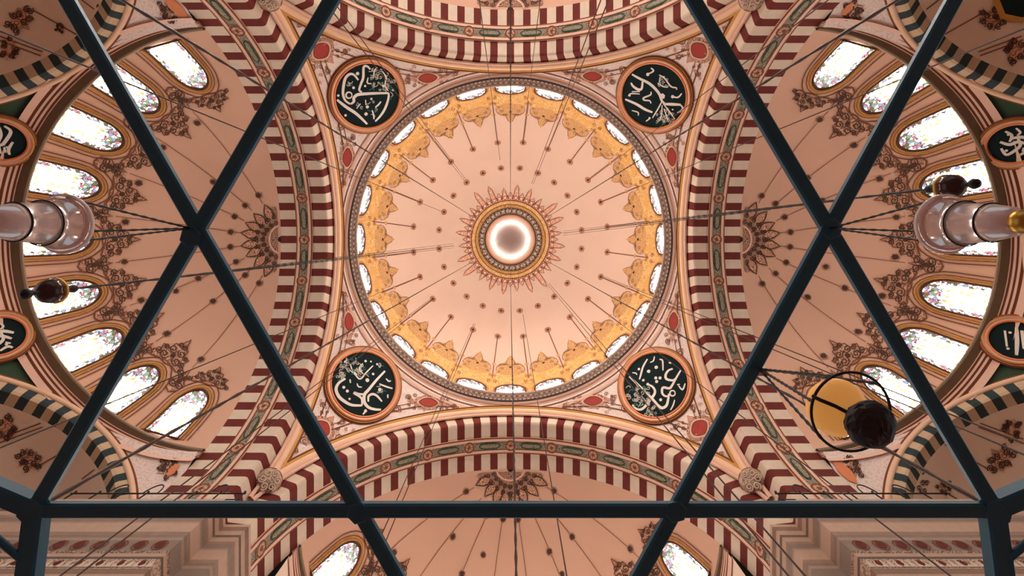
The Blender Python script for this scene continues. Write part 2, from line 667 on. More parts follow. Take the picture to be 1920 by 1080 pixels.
# polished boss at the crown
boss = empty('crown_boss', (0, 0, 48.9))
tag(boss, 'polished rose-white globe boss at the very centre of the dome', 'boss')
mb = MB()
rb = 47.5 * 48.3 / F
prof = [(rb * cos(rad(a)), -rb * 0.38 * sin(rad(a))) for a in range(-20, 91, 5)]
mb.lathe(prof, (0, 0, 0), 0, 64)
weld(mb.build('globe', 'boss', boss))
mb = MB()
mb.lathe([(rb * 0.99, 0.25), (rb * 1.04, 0.2), (rb * 1.04, 0.05), (rb * 0.985, -0.02)], (0, 0, 0), 0, 64)
mb.build('rim', 'brass', boss)

# ---- ring cornice between dome and pendentives
mb = MB()
ND = 720
prof = [(12.98, 35.20), (12.86, 35.26), (12.84, 35.36), (12.72, 35.40), (12.70, 35.52), (12.56, 35.58), (12.50, 35.70), (12.36, 35.74), (12.30, 35.84), (12.16, 35.88), (12.12, 36.05), (12.2, 36.15), (12.75, 36.2)]


def cm(i, j):
    if i in (0, 2):
        return 2
    if i == 1:
        return 3
    if i == 5:
        return 1 if j % 3 == 0 else 0
    if i == 7:
        return 1 if (j // 2) % 2 else 0
    if i in (4, 9):
        return 1 if i == 4 else 0
    return 0


mb.grid([[Vector((r * cos(2 * pi * k / ND), r * sin(2 * pi * k / ND), z - 36)) for k in range(ND)] for r, z in prof], 0, closed=True, matf=cm)
cn = mb.build('dome_cornice', ['greycornice', 'darkbead', 'pink', 'brownline'], smooth=False)
cn.location = (0, 0, 36)
tag(cn, 'grey beaded ring cornice at the foot of the central dome', 'cornice', kind='structure')

# ---- pendentives
D, RT, ZT = 13.2, 13.7, 21.3
PR = sqrt(D * D + RT * RT)


def pend_pt(R, th):
    return Vector((R * cos(th), R * sin(th), ZT + sqrt(max(0.0, PR * PR - R * R))))


mb = MB()
rows = []
NP = 60
for i in range(25):
    row = []
    for j in range(NP + 1):
        th = rad(90.0 * j / NP)
        m = D / max(cos(th), sin(th))
        q = i / 24
        row.append(pend_pt(12.93 + (m - 12.93) * q, th))
    rows.append(row)
mb.grid(rows, 0)
pshell = mb.build('shell', 'pend')
SP = Surf(pshell)
mb = MB()
pm = ['brownline', 'red', 'pink', 'rosescroll', 'goldline', 'scroll', 'orange']


def P(x, y):
    return (x, y)


# border lines along ring and arches
mb.ribbon([h for h in (SP.hit(*pol(319, d), 0.03) for d in range(2, 89, 2)) if h], 0.08, 0)
mb.ribbon([h for h in (SP.hit(*pol(326, d), 0.03) for d in range(14, 77, 2)) if h], 0.22, 2)
mb.ribbon([h for h in (SP.hit(*pol(331, d), 0.03) for d in range(16, 75, 2)) if h], 0.05, 0)
for sw in (0, 1):
    for (off, w, m) in ((0.75, 0.09, 0), (1.0, 0.05, 0)):
        pn = []
        for k in range(26):
            y = 3.2 + k * 0.375
            x = D - off * (0.35 + 0.65 * min(1, (y - 3) / 4))
            R = sqrt(x * x + y * y)
            if R < 13.4:
                continue
            th = math.atan2(y, x) if sw == 0 else math.atan2(x, y)
            p = pend_pt(R, th)
            n = (Vector((0, 0, ZT)) - p).normalized()
            pn.append((p + n * 0.03, n))
        mb.ribbon(pn, w, m)


def lozenge(cx, cy, a, b, ang, curls=True):
    ca, sa = cos(rad(ang)), sin(rad(ang))

    def L(x, y):
        return (cx + x * ca - y * sa, cy + x * sa + y * ca)
    o = smooth_closed([(1, 0), (0.55, 0.75), (0, 1.0), (-0.55, 0.75), (-1, 0), (-0.55, -0.75), (0, -1.0), (0.55, -0.75)], 3)
    SP.patch(mb, [L(x * a * 1.75, y * b * 1.75) for x, y in o], 5, 0.025, 2)
    SP.patch(mb, [L(x * a * 1.3, y * b * 1.3) for x, y in o], 2, 0.035, 2)
    SP.patch(mb, [L(x * a, y * b) for x, y in o], 1, 0.045, 2)
    mb.ribbon(SP.line([L(x * a * 1.02, y * b * 1.02) for x, y in o], 0.055), 0.07, 0, True)
    if curls:
        for sx in (-1, 1):
            SP.patch(mb, [L(sx * a * 1.6, -b * .5), L(sx * a * 2.4, 0), L(sx * a * 1.6, b * .5)], 3, 0.03, 1)
            for sy in (-1, 1):
                c = L(sx * a * 1.5, sy * b * 1.4)
                mb.ribbon(SP.line(spiral(c[0], c[1], 4.2, rad(ang), 1.3, sx * sy, 10), 0.05), 0.05, 0)
                c = L(sx * a * 2.1, sy * b * 0.9)
                mb.ribbon(SP.line(spiral(c[0], c[1], 3.0, rad(ang), 1.3, -sx * sy, 10), 0.05), 0.05, 0)


lozenge(1312, 803, 14, 16, 45)
lozenge(1112, 752, 17, 8, -4)
lozenge(1263, 603, 17, 8, 94)
# scrolls filling the corners of the field
for (x, y, r, s_) in ((1335, 835, 9, 1), (1352, 855, 7, -1), (1330, 770, 8, 1), (1285, 830, 8, -1), (1172, 765, 8, 1), (1275, 662, 8, -1), (1150, 748, 6, -1), (1253, 640, 6, 1), (1366, 872, 5, 1), (1300, 765, 6, -1), (1268, 800, 6, 1),
                      (1060, 760, 5, 1), (1270, 555, 5, -1), (1312, 842, 5, 1), (1348, 806, 5, -1)):
    mb.ribbon(SP.line(spiral(x, y, r, s_, 1.6, s_, 14), 0.04), 0.06, 0)
    mb.ribbon(SP.line(spiral(x + 4, y - 5, r * 0.6, s_ + 2, 1.3, -s_, 12), 0.04), 0.05, 5)
pm.append('softbrown')
rnd = random.Random(11)
for q in range(420):
    x, y = rnd.uniform(1000, 1400), rnd.uniform(490, 895)
    if math.hypot(x - CX, y - CY) < 338 or math.hypot(x - 1230, y - 722) < 84:
        continue
    if (x - CX) > 318 * (1 + 0.25 * ((y - CY) / 440) ** 2 * 1.45) or (y - CY) > 318 * (1 + 0.25 * ((x - CX) / 440) ** 2 * 1.45):
        continue
    mb.ribbon(SP.line(spiral(x, y, rnd.uniform(2.5, 5.5), rnd.uniform(0, 6.28), 1.3, rnd.choice((-1, 1)), 10), 0.03), 0.05, 7)
ppat = mb.build('painted_pattern', pm)
names = ['lower right', 'lower left', 'upper left', 'upper right']
for k in range(4):
    r = empty('pendentive_ceiling', (0, 0, 0))
    tag(r, 'pale pink painted pendentive with red lozenges at the dome\'s %s corner' % names[k], 'pendentive', 'pendentives under the dome', 'structure')
    for src in (pshell, ppat):
        c = src if k == 0 else src.copy()
        if k:
            COL.objects.link(c)
        c.parent = r
    r.rotation_euler.z = k * pi / 2

# ---- the four great arches (canonical: the one on the right, then quarter turns)
RS = 12.4          # intrados radius
X0, X1 = 13.58, 17.0
side = ['right', 'bottom', 'left', 'top']


def arc(x, r, psi):
    return Vector((x, r * sin(psi), ZT + r * cos(psi)))


NS = 32
edges, ecol = [], []
pair = pi / NS
dk = pair * 0.45
seq = []
for k in range(-NS // 2, NS // 2 + 1):
    c = k * pair
    seq += [(c - dk / 2, c + dk / 2, 1), (c + dk / 2, c + pair - dk / 2, 0)]
seq = [(max(-pi / 2, a), min(pi / 2, b), m) for a, b, m in seq if b > -pi / 2 + 1e-6 and a < pi / 2 - 1e-6]


def stripes(mb, prof, seq, fn, sub=2, matf=None):
    for a, b, m in seq:
        for q in range(sub):
            p0, p1 = a + (b - a) * q / sub, a + (b - a) * (q + 1) / sub
            for i in range(len(prof) - 1):
                mm = matf(i, m) if matf else m
                mb.quad(fn(*prof[i], p0), fn(*prof[i], p1), fn(*prof[i + 1], p1), fn(*prof[i + 1], p0), mm)


arch = empty('arch_trim', (0, 0, 0))
mb = MB()
stripes(mb, [(13.30, 13.45), (13.42, 13.40), (13.50, 12.62), (13.53, 12.48), (X0 + 0.02, RS + 0.03), (X0 + .12, RS)], seq, arc)
weld(mb.build('voussoir_face', ['cream', 'maroon'], arch, smooth=False))
mb = MB()
stripes(mb, [(X0 + .12, RS), (X1, RS), (X1 + 0.02, RS + 0.6)], seq, arc)
weld(mb.build('soffit', ['cream', 'maroon'], arch, smooth=False))
# painted band along the middle of the soffit
mb = MB()
NB = 120
ps = [-pi / 2 + pi * k / NB for k in range(NB + 1)]
bx0, bx1 = 14.62, 15.82
prof = [(bx0, RS), (bx0, RS - 0.07), (bx0 + 0.10, RS - 0.09), (bx0 + 0.28, RS - 0.09), (bx0 + 0.33, RS - 0.05), (bx1 - 0.33, RS - 0.05), (bx1 - 0.28, RS - 0.09), (bx1 - 0.10, RS - 0.09), (bx1, RS - 0.07), (bx1, RS)]
mb.grid([[arc(x, r, p) for p in ps] for x, r in prof], 0, matf=lambda i, j: (1 if i in (1, 7, 3, 5) else 2 if i == 4 else 0))
bm = ['pink', 'brownline', 'greyscroll', 'scroll', 'green', 'cream']
xm = (bx0 + bx1) / 2
step = rad(14.15)
for k in range(-6, 7):
    p = k * step
    if abs(p) < pi / 2 - 0.05:
        q = arc(xm, RS - 0.09, p)
        n = (Vector((xm, 0, ZT)) - q).normalized()
        mb.disc(q, n, 0.42, 5, 14, 0.0)
        mb.disc(q, n, 0.40, 1, 12, 0.02, 0.29)
        mb.disc(q, n, 0.29, 3, 12, 0.01)
        mb.disc(q, n, 0.12, 1, 8, 0.03)
    for sg in (-1, 1):
        p2 = (k + 0.5) * step
        if abs(p2) < pi / 2 - 0.1 and sg == 1:
            L_ = [(-.27, 0), (-.22, .13), (-.1, .2), (0, .17), (.1, .2), (.22, .13), (.27, 0), (.22, -.13), (.1, -.2), (0, -.17), (-.1, -.2), (-.22, -.13)]
            ring = [arc(xm + y * 1.25, RS - 0.085, p2 + x * step) for x, y in L_]
            ring2 = [arc(xm + y * 0.8, RS - 0.09, p2 + x * 0.88 * step) for x, y in L_]
            mb.add(ring, [tuple(range(len(ring)))], 4)
            mb.add(ring2, [tuple(range(len(ring)))], 2)
mb.build('painted_band', bm, arch, smooth=False)
# rounded moulding at the pendentive side, with its two fillets
mb = MB()


def roll(mb, x, r, rr, mat, n=96, k=10, lim=0.0):
    rows = []
    ym = D - 0.05
    a1 = math.asin(min(1, ym / r)) - lim
    for i in range(n + 1):
        p = -a1 + 2 * a1 * i / n
        row = []
        for j in range(k):
            b = 2 * pi * j / k
            row.append(arc(x + rr * cos(b), r + rr * sin(b), p))
        rows.append(row)
    mb.grid(rows, mat, closed=True)


roll(mb, D + 0.02, RT - 0.08, 0.27, 0)
roll(mb, D - 0.24, RT + 0.05, 0.10, 1)
roll(mb, D + 0.08, RT - 0.42, 0.11, 2)
roll(mb, D - 0.36, RT + 0.12, 0.05, 3)
mb.build('roll_moulding', ['roll', 'goldline', 'pink', 'brownline'], arch)
tag(arch, 'great striped arch of maroon and cream stone on the right of the dome', 'arch', 'great arches round the dome', 'structure')
arches = [arch]
for k in (1, 2, 3):
    c = copy_tree(arch)
    c.rotation_euler.z = k * pi / 2
    c['label'] = 'great striped arch of maroon and cream stone on the %s side of the dome' % side[k]
    arches.append(c)

# ---- the four semi-domes
ZB = 25.0
SK = 0.955


def semi_w(z):
    return sqrt(max(0.0, RS * RS - (z - ZT) ** 2))


def semi_pt(al, z, inset=0.0):
    w = semi_w(z) - inset
    return Vector((X1 + SK * w * cos(al), w * sin(al), z - inset * 0.4))


semi = empty('semi_dome_ceiling', (0, 0, 0))
mb = MB()
zz = [ZB - 0.2] + [ZB + (ZT + RS - ZB) * (1 - (1 - k / 20) ** 2) for k in range(21)]
zz[-1] -= 0.002
mb.grid([[semi_pt(rad(-90 + 180 * j / 72), z) for j in range(73)] for z in zz])
sshell = mb.build('shell', 'semi')
SS = Surf(sshell)
mb = MB()
sm = ['scroll', 'scrolldark', 'brownline', 'goldline', 'darkbrown', 'pink']


def spx(al, z):
    p = semi_pt(rad(al), z)
    return (CX + F * p.x / p.z, CY + F * p.y / p.z)


WA = (-75, -55.5, -37, -18.8, 0, 18.8, 37, 55.5, 75)
WZ0, WZ1, WH = 25.85, 28.7, 0.94


def win_pt(a0, u, v, inset=0.03):
    z = WZ0 + (WZ1 - WZ0) * v
    w = semi_w(z)
    loc = w * sqrt((SK * sin(rad(a0))) ** 2 + cos(rad(a0)) ** 2)
    return semi_pt(rad(a0) + u * WH * (1.0 - 0.05 * v) / loc, z, inset)


def arch_half(v, v0=0.62):
    return 1.0 if v < v0 else sqrt(max(0.0, 1 - ((v - v0) / (1 - v0)) ** 2))


def motif(al, z0, z1, wd, lean=0.0, big=True):
    """a painted leaf cluster standing on the shell, tip towards the crown"""
    def Q(x, y):
        return spx(al + x * wd * (1 + 0.3 * y), z0 + (z1 - z0) * y)
    if big:
        o = [(-1, 0.05), (-1.15, 0.22), (-0.8, 0.3), (-0.95, 0.5), (-0.5, 0.52), (-0.45, 0.7), (-0.2, 0.74), (0, 1), (0.2, 0.74), (0.45, 0.7), (0.5, 0.52), (0.95, 0.5), (0.8, 0.3), (1.15, 0.22), (1, 0.05), (0.5, 0.14), (0, 0.1), (-0.5, 0.14)]
    else:
        o = [(-0.7, 0.0), (-0.8, 0.35), (-0.35, 0.5), (0, 1), (0.35, 0.5), (0.8, 0.35), (0.7, 0.0), (0, -0.15)]
    SS.patch(mb, [Q(x, y) for x, y in o], 0, 0.03, 3, Q(0, 0.35))
    mb.ribbon(SS.line([Q(x, y) for x, y in o] + [Q(*o[0])], 0.05, 2), 0.07, 2)
    c0, c1 = Q(0, 0), Q(0, 1)
    ln = math.hypot(c1[0] - c0[0], c1[1] - c0[1])
    an = math.atan2(c1[1] - c0[1], c1[0] - c0[0])
    lst = ((0.45, 0.3, .13), (0.3, 0.55, .11), (0.85, 0.3, .1), (0.15, 0.75, .08), (1.25, 0.12, .1), (0.7, 0.5, .08)) if big else ((0.4, 0.25, .16), (0.25, 0.6, .12))
    for sx in (-1, 1):
        for (x, y, r) in lst:
            c = Q(sx * x, y)
            mb.ribbon(SS.line(spiral(c[0], c[1], r * ln, an + sx * 1.2, 1.5, sx, 12), 0.06), 0.06, 4)
    h = SS.hit(*Q(0, 0.4), 0.07)
    if h:
        mb.disc(h[0], h[1], 0.16, 4, 8)


for i, a in enumerate(WA):
    motif(a, 29.0, 30.6 if abs(a) < 70 else 30.1, 6.0)
    # double line round the window and down to the cornice
    for gap, w, m in ((0.30, 0.10, 3), (0.36, 0.06, 2), (0.58, 0.07, 2)):
        pts = []
        sxx = 1 + gap / WH
        for k in range(31):
            q = k / 30
            if q < 0.3:
                u, v = -sxx, q / 0.3 * 0.62
            elif q > 0.7:
                u, v = sxx, (1 - q) / 0.3 * 0.62
            else:
                b = pi - (q - 0.3) / 0.4 * pi
                u, v = sxx * cos(b), 0.62 + (0.38 + gap * 0.36) * sin(b)
            p = win_pt(a, u, v, 0.0)
            hh = SS.hit(CX + F * p.x / p.z, CY + F * p.y / p.z, 0.035)
            if hh:
                pts.append(hh)
        mb.ribbon(pts, w, m)
for k in range(8):
    am = (WA[k] + WA[k + 1]) / 2
    motif(am, 28.3, 29.5, 3.0, big=False)
    zs = [29.6 + 0.25 * j for j in range(16)]
    mb.ribbon(SS.line([spx(am, z) for z in zs], 0.03), 0.04, 2)
# dots read off the photograph's left semi-dome
for (x, y, r) in ((460, 382, 5.5), (443, 407, 5.5), (432, 435, 5.5), (433, 463, 5.5), (440, 492, 5.5), (460, 513, 5.5), (486, 367, 5.5), (485, 532, 5.5), (372, 376, 5.5), (400, 557, 5.5), (233, 407, 5.5), (235, 482, 6), (260, 555, 6),
                  (305, 622, 6), (370, 668, 6), (377, 224, 6), (313, 272, 6), (265, 335, 6), (366, 500, 5), (330, 540, 5.5), (400, 333, 5.5), (330, 352, 5)):
    h = SS.hit(2 * CX - x, y, 0.04)
    if h:
        wr = r * h[0].z / F
        mb.disc(h[0], h[1], wr * 1.15, 1, 12)
        mb.disc(h[0], h[1], wr * 0.8, 4, 12, 0.01)
# half sunburst at the crown, against the arch
cx, cy = 1387, 449
tips = [(497, 380), (477, 397), (463, 418), (453, 437), (453, 462), (462, 480), (477, 497), (497, 513)]
tips = [(2 * CX - x, y) for x, y in tips]
body = smooth_closed([(cx + 9, cy - 58), (cx + 18, cy - 60), (cx + 28, cy - 47), (cx + 44, cy - 36), (cx + 54, cy - 16), (cx + 57, cy), (cx + 54, cy + 16), (cx + 44, cy + 36), (cx + 28, cy + 47), (cx + 18, cy + 60), (cx + 9, cy + 58), (cx + 7, cy + 25), (cx + 6, cy), (cx + 7, cy - 25)], 3)
SS.patch(mb, body, 1, 0.03, 4, (cx + 20, cy))
for (x, y) in tips:
    an = math.atan2(y - cy, x - cx)
    L_ = math.hypot(x - cx, y - cy)
    o = []
    for (t_, w) in ((0.62, 4), (0.72, 8), (0.82, 7.5), (0.92, 4), (1.02, 0), (0.92, -4), (0.82, -7.5), (0.72, -8), (0.62, -4)):
        o.append((cx + cos(an) * L_ * t_ - sin(an) * w, cy + sin(an) * L_ * t_ + cos(an) * w))
    SS.patch(mb, o, 0, 0.04, 2)
    mb.ribbon(SS.line(o, 0.06), 0.075, 4)
    for q in (0.45, 0.62):
        for sg in (-1, 1):
            c = (cx + cos(an + sg * .12) * L_ * q, cy + sin(an + sg * .12) * L_ * q)
            mb.ribbon(SS.line(spiral(c[0], c[1], 5, an, 1.4, sg, 10), 0.05), 0.06, 4)
mb.ribbon(SS.line([(cx + 21 * cos(rad(a)), cy + 26 * sin(rad(a))) for a in range(-80, 81, 8)], 0.06), 0.12, 5)
spat = mb.build('painted_pattern', sm)
# cornice that the semi-dome stands on
mb = MB()
prof = [(0.0, 25.30), (0.78, 25.24), (0.84, 25.10), (0.80, 25.02), (0.36, 24.96), (0.36, 24.90), (0.27, 24.86), (0.23, 24.76), (0.14, 24.72), (0.10, 24.62), (-0.02, 24.56), (-0.1, 24.2)]
cmx = [0, 0, 1, 1, 2, 3, 2, 3, 2, 3, 2]
EA, EB = 10.85, 11.75
rows = []
for q, z in prof:
    rows.append([Vector((X1 - 0.05 + (EA - q) * cos(rad(a)), (EB - q * (0.2 + 0.8 * min(1, (90 - abs(a)) / 40))) * sin(rad(a)), z)) for a in range(-90, 91, 2)])
mb.grid(rows, 0, matf=lambda i, j: cmx[i])
scorn = mb.build('cornice', ['olive', 'olive', 'pink', 'brownline'], smooth=False)
for o in (sshell, spat, scorn):
    o.parent = semi
tag(semi, 'peach half dome with leaf ornament and a row of stained windows on the right side', 'semi-dome', 'half domes round the centre', 'structure')
for k in (1, 2, 3):
    c = copy_tree(semi)
    c.rotation_euler.z = k * pi / 2
    c['label'] = 'peach half dome with leaf ornament and stained windows on the %s side' % side[k]

# walls under the upper and lower half domes
for nm, sg in (('bottom', 1), ('top', -1)):
    mb = MB()
    mb.grid([[Vector((-(EB + 0.1) * sin(rad(a)), sg * (X1 - 0.05 + (EA + 0.1) * cos(rad(a))), z)) for a in range(-90, 91, 5)] for z in (24.4, 16.0)])
    tag(mb.build('wall_' + nm, 'vault'), 'plain curved plaster wall below the %s half dome' % nm, 'wall', kind='structure')

# ---- windows
nwin = [0]


def make_window(pt, glass_mat, rr, half_steps=10, back=None):
    nwin[0] += 1
    base = pt(0, 0)
    w = empty('window_%d' % nwin[0], base)
    mb = MB()
    NV, NU = 16, 8
    rows = []
    for i in range(NV + 1):
        v = i / NV
        v = v if i < NV else 0.9995
        rows.append([pt((-1 + 2 * j / NU) * arch_half(v), v) - base for j in range(NU + 1)])
    mb.grid(rows)
    for i in range(NV + 1):
        for j in range(NU + 1):
            mb.uv[i * (NU + 1) + j] = ((-1 + 2 * j / NU) * arch_half(i / NV), i / NV)
    mb.build('glass_pane', glass_mat, w)
    path = []
    for k in range(11):
        path.append((-1, 0.62 * k / 10))
    for k in range(1, 16):
        b = pi - pi * k / 16
        path.append((cos(b), 0.62 + 0.38 * sin(b)))
    for k in range(11):
        path.append((1, 0.62 * (1 - k / 10)))
    mb = MB()
    pts = [pt(u * 1.03, 0.62 + (v - 0.62) * 1.03 if v > 0.62 else v) - base for u, v in path]
    mb.tube(pts + [pts[0]], rr, 0, 6)
    mb.build('window_frame', 'darkbrown', w)
    mb = MB()
    pts = [pt(u * 1.16, 0.62 + (v - 0.62) * 1.16 if v > 0.62 else v) - base for u, v in path]
    mb.tube(pts, rr * 1.25, 0, 6)
    mb.build('surround_moulding', 'windowgold', w)
    return w


ordn = ['first', 'second', 'third', 'fourth', 'fifth', 'sixth', 'seventh', 'eighth', 'ninth']
side_end = {0: 'upper', 1: 'right', 2: 'lower', 3: 'left'}
base_w = [make_window(lambda u, v, a=a: win_pt(a, u, v, 0.05), 'win_semi', 0.06) for a in WA]
for k in range(4):
    for i, w in enumerate(base_w):
        c = w
        if k:
            c = copy_tree(w)
            nwin[0] += 1
            c.name = 'window_%d' % nwin[0]
            turned(c, k)
        if k == 3:
            g = [q for q in c.children if q.name.startswith('glass_pane')][0]
            g.data = g.data.copy()
            g.data.materials[0] = MAT['win_sunny']
        tag(c, 'round-headed stained glass window of the %s half dome, %s from its %s end' % (side[k], ordn[i], side_end[k]), 'window', 'windows of the %s half dome' % side[k], 'structure')


def dwin(u, v, th=0.0):
    z = 36.0 + 2.75 * v
    if z < DZ:
        return Vector((DR - 0.05, (DR - 0.05) * 0.0, z)) if False else Vector(((DR - 0.05) * cos(u * rad(5.5)), (DR - 0.05) * sin(u * rad(5.5)), z))
    t_ = math.asin((z - DZ) / DH)
    return dome_pt(t_, u * rad(5.5), 0.06)


w0 = make_window(dwin, 'win_dome', 0.06)
hours = ['twelve', 'one', 'two', 'three', 'four', 'five', 'six', 'seven', 'eight', 'nine', 'ten', 'eleven']
for k in range(24):
    c = w0
    if k:
        c = copy_tree(w0)
        nwin[0] += 1
        c.name = 'window_%d' % nwin[0]
    a = rad(15 * k - 90)
    c.location = Matrix.Rotation(a, 3, 'Z') @ dwin(0, 0)
    c.rotation_euler.z = a
    clock = hours[k // 2] + " o'clock" if k % 2 == 0 else 'half past ' + hours[k // 2]
    tag(c, 'small bright window at the foot of the central dome, at %s' % clock, 'window', 'windows round the dome foot', 'structure')

# ---- lower level beside left and right semi-domes: small arches, exedrae, pendentives
ER, EZ, ED = 9.0, 15.7, 12.0
PL = rad(47)


def low(x, y, z):
    return Vector((X1 + x * 0.905, y * 0.965, z))


def ex_pt(be, d, a, z):
    return low(d * cos(be) - a * sin(be), d * sin(be) + a * cos(be), z)


exedrae = {}
for bi, bdeg in enumerate((-56, 0, 56)):
    be = rad(bdeg)

    def earc(d, r, p, be=be):
        return ex_pt(be, d, r * sin(p), EZ + r * cos(p))
    ex = empty('exedra_ceiling', (0, 0, 0))
    mb = MB()
    pr = rad(6.3)
    sq = []
    for k in range(-8, 9):
        c = k * pr
        sq += [(c - pr * .25, c + pr * .25, 1), (c + pr * .25, c + pr * .75, 0)]
    sq = [(max(-PL, a), min(PL, b), m) for a, b, m in sq if b > -PL + 1e-6 and a < PL - 1e-6]
    stripes(mb, [(11.98, ER - .15), (12.02, ER - .55), (12.1, ER - .68), (12.85, ER - .68), (12.87, ER - .5)], sq, earc)
    weld(mb.build('striped_arch', ['sand', 'slate'], ex, smooth=False))
    mb = MB()
    for (d, r, rr, m) in ((11.95, ER - .03, 0.15, 0), (11.9, ER + .15, 0.06, 1)):
        rows = []
        for i in range(49):
            p = -PL + 2 * PL * i / 48
            rows.append([earc(d + rr * cos(2 * pi * j / 8), r + rr * sin(2 * pi * j / 8), p) for j in range(8)])
        mb.grid(rows, m, closed=True)
    mb.build('arch_moulding', ['roll', 'brownline'], ex)
    mb = MB()
    rows = []
    RI = ER - .68
    zb = EZ + RI * cos(PL)
    for i in range(17):
        e = rad(i * 90 / 16 * 0.998)
        rows.append([ex_pt(be, 12.83 + 5.6 * sin(e), RI * sin(PL * j / 16) * cos(e), zb + (RI * cos(PL * j / 16) - RI * cos(PL)) * cos(e)) for j in range(-16, 17)])
    rows2 = [[ex_pt(be, 12.83 + 5.6 * cos(rad(90 * j / 16)), RI * sin(PL) * sin(rad(90 * j / 16)), z) for j in range(-16, 17)] for z in (zb, 14.0)]
    mb.grid(rows2)
    mb.grid(rows)
    exs = mb.build('shell', 'vault', ex)
    exedrae[bdeg] = (ex, exs)
exn = {-56: 'upper', 0: 'outer', 56: 'lower'}

mb = MB()
rows = []
for i in range(13):
    row = []
    for j in range(-90, 91, 2):
        a = rad(j)
        near = min((-56, 0, 56), key=lambda b: abs(b - j))
        m = ED / cos(rad(j - near))
        R = 11.96 + (m - 11.96) * i / 12
        row.append(low(R * cos(a), R * sin(a), EZ + sqrt(max(0, ED * ED + ER * ER - R * R))))
    rows.append(row)
mb.grid(rows, 0, matf=lambda i, j: (0 if 17 <= j < 73 else 1))
lp = mb.build('spandrel_ceiling', ['green', 'pend'])
SL = Surf(lp)
SE = {b: Surf(exedrae[b][1]) for b in (-56, 56)}
SALL = Surf(lp, exedrae[-56][1], exedrae[56][1])


def cluster(mb, S_, x, y, r, m_patch, m_line, n=9, seed=0):
    rnd = random.Random(seed + int(x) * 7 + int(y))
    o = []
    for k in range(14):
        q = r * (1.0 if k % 2 else 0.62) * (0.85 + 0.3 * rnd.random())
        o.append((x + q * cos(2 * pi * k / 14), y + q * sin(2 * pi * k / 14)))
    S_.patch(mb, o, m_patch, 0.03, 2)
    for k in range(n):
        a = 2 * pi * k / n + rnd.random()
        q = r * (0.3 + 0.75 * rnd.random())
        c = (x + q * cos(a), y + q * sin(a))
        mb.ribbon(S_.line(spiral(c[0], c[1], r * 0.28, a, 1.5, 1 if k % 2 else -1, 12), 0.05), 0.06, m_line)


exmats = ['scroll', 'darkbrown', 'brownline', 'orange', 'goldline']
mbu, mbl, mbp = MB(), MB(), MB()
for (x, y, r) in ((1858, 35, 24), (1900, 95, 24), (1912, 168, 16), (1706, 12, 14)):
    cluster(mbu, SE[-56], x, y, r, 0, 1)
for (x, y, r) in ((1897, 804, 20), (1875, 862, 26), (1721, 905, 20), (1800, 845, 10), (1770, 915, 14)):
    cluster(mbl, SE[56], x, y, r, 0, 1)
for S_, mb_, ys in ((SE[-56], mbu, -1), (SE[56], mbl, 1)):
    for (a, b) in (((1715, 150), (1918, 75)), ((1712, 142), (1915, 68)), ((1690, 110), (1850, 20)), ((1760, 190), (1915, 150)), ((1757, 183), (1915, 141)), ((1680, 60), (1760, 0))):
        a2 = (a[0], CY + ys * (CY - a[1])) if ys > 0 else a
        b2 = (b[0], CY + ys * (CY - b[1])) if ys > 0 else b
        mb_.ribbon(S_.line([a2, b2], 0.03, 10), 0.06, 2)
for (x, y) in ((1600, 20), (1600, 878)):
    cluster(mbp, SL, x, y, 20, 0, 1, 12)
for (pts) in (((1560, 866), (1578, 868), (1598, 886), (1608, 908), (1590, 902), (1572, 886)), ((1600, 2), (1586, 10), (1576, 26), (1584, 28), (1598, 16))):
    SL.patch(mbp, list(pts), 3, 0.06, 2)
for b, m_ in ((-56, mbu), (56, mbl)):
    m_.build('painted_pattern', exmats, exedrae[b][0])
mbp.build('painted_pattern', exmats, lp)
tag(lp, 'pink and bottle green spandrels under the cornice of the right half dome', 'spandrel', 'spandrels beside the small arches', 'structure')
c = copy_tree(lp)
c.rotation_euler.z = pi
c['label'] = 'pink and bottle green spandrels under the cornice of the left half dome'
for b in (-56, 0, 56):
    ex = exedrae[b][0]
    tag(ex, 'small vault behind a dark and sand striped arch, %s of the right side' % exn[b], 'exedra', 'small vaults at the sides', 'structure')
    c = copy_tree(ex)
    c.rotation_euler.z = pi
    c['label'] = 'small vault behind a dark and sand striped arch, %s of the left side' % {-56: 'lower', 0: 'outer', 56: 'upper'}[b]

# ---- piers with carved cornice (canonical lower right)
pprof = [(0.0, 21.35), (0.0, 20.62), (0.60, 20.60), (0.62, 20.40), (0.50, 20.30), (0.50, 20.02), (0.44, 19.95), (0.42, 19.70), (0.36, 19.62), (0.36, 19.36), (0.33, 19.30), (0.33, 18.72), (0.26, 18.62), (0.26, 18.46), (0.22, 18.36), (0.22, 17.74), (0.17, 17.66), (0.17, 17.48), (0.12, 17.42), (0.12, 16.92), (0.0, 16.80), (0.0, FLOOR)]
pmat = [1, 0, 0, 0, 0, 2, 0, 0, 2, 0, 0, 0, 2, 0, 2, 1, 0, 2, 1, 0, 0]
pier = empty('pier_pillar', (0, 0, 0))
mb = MB()


def ppath(p):
    return [(24, 12.35 - p), (13.5 - p, 12.35 - p), (13.5 - p, 13.5 - p), (12.35 - p, 13.5 - p), (12.35 - p, 24)]


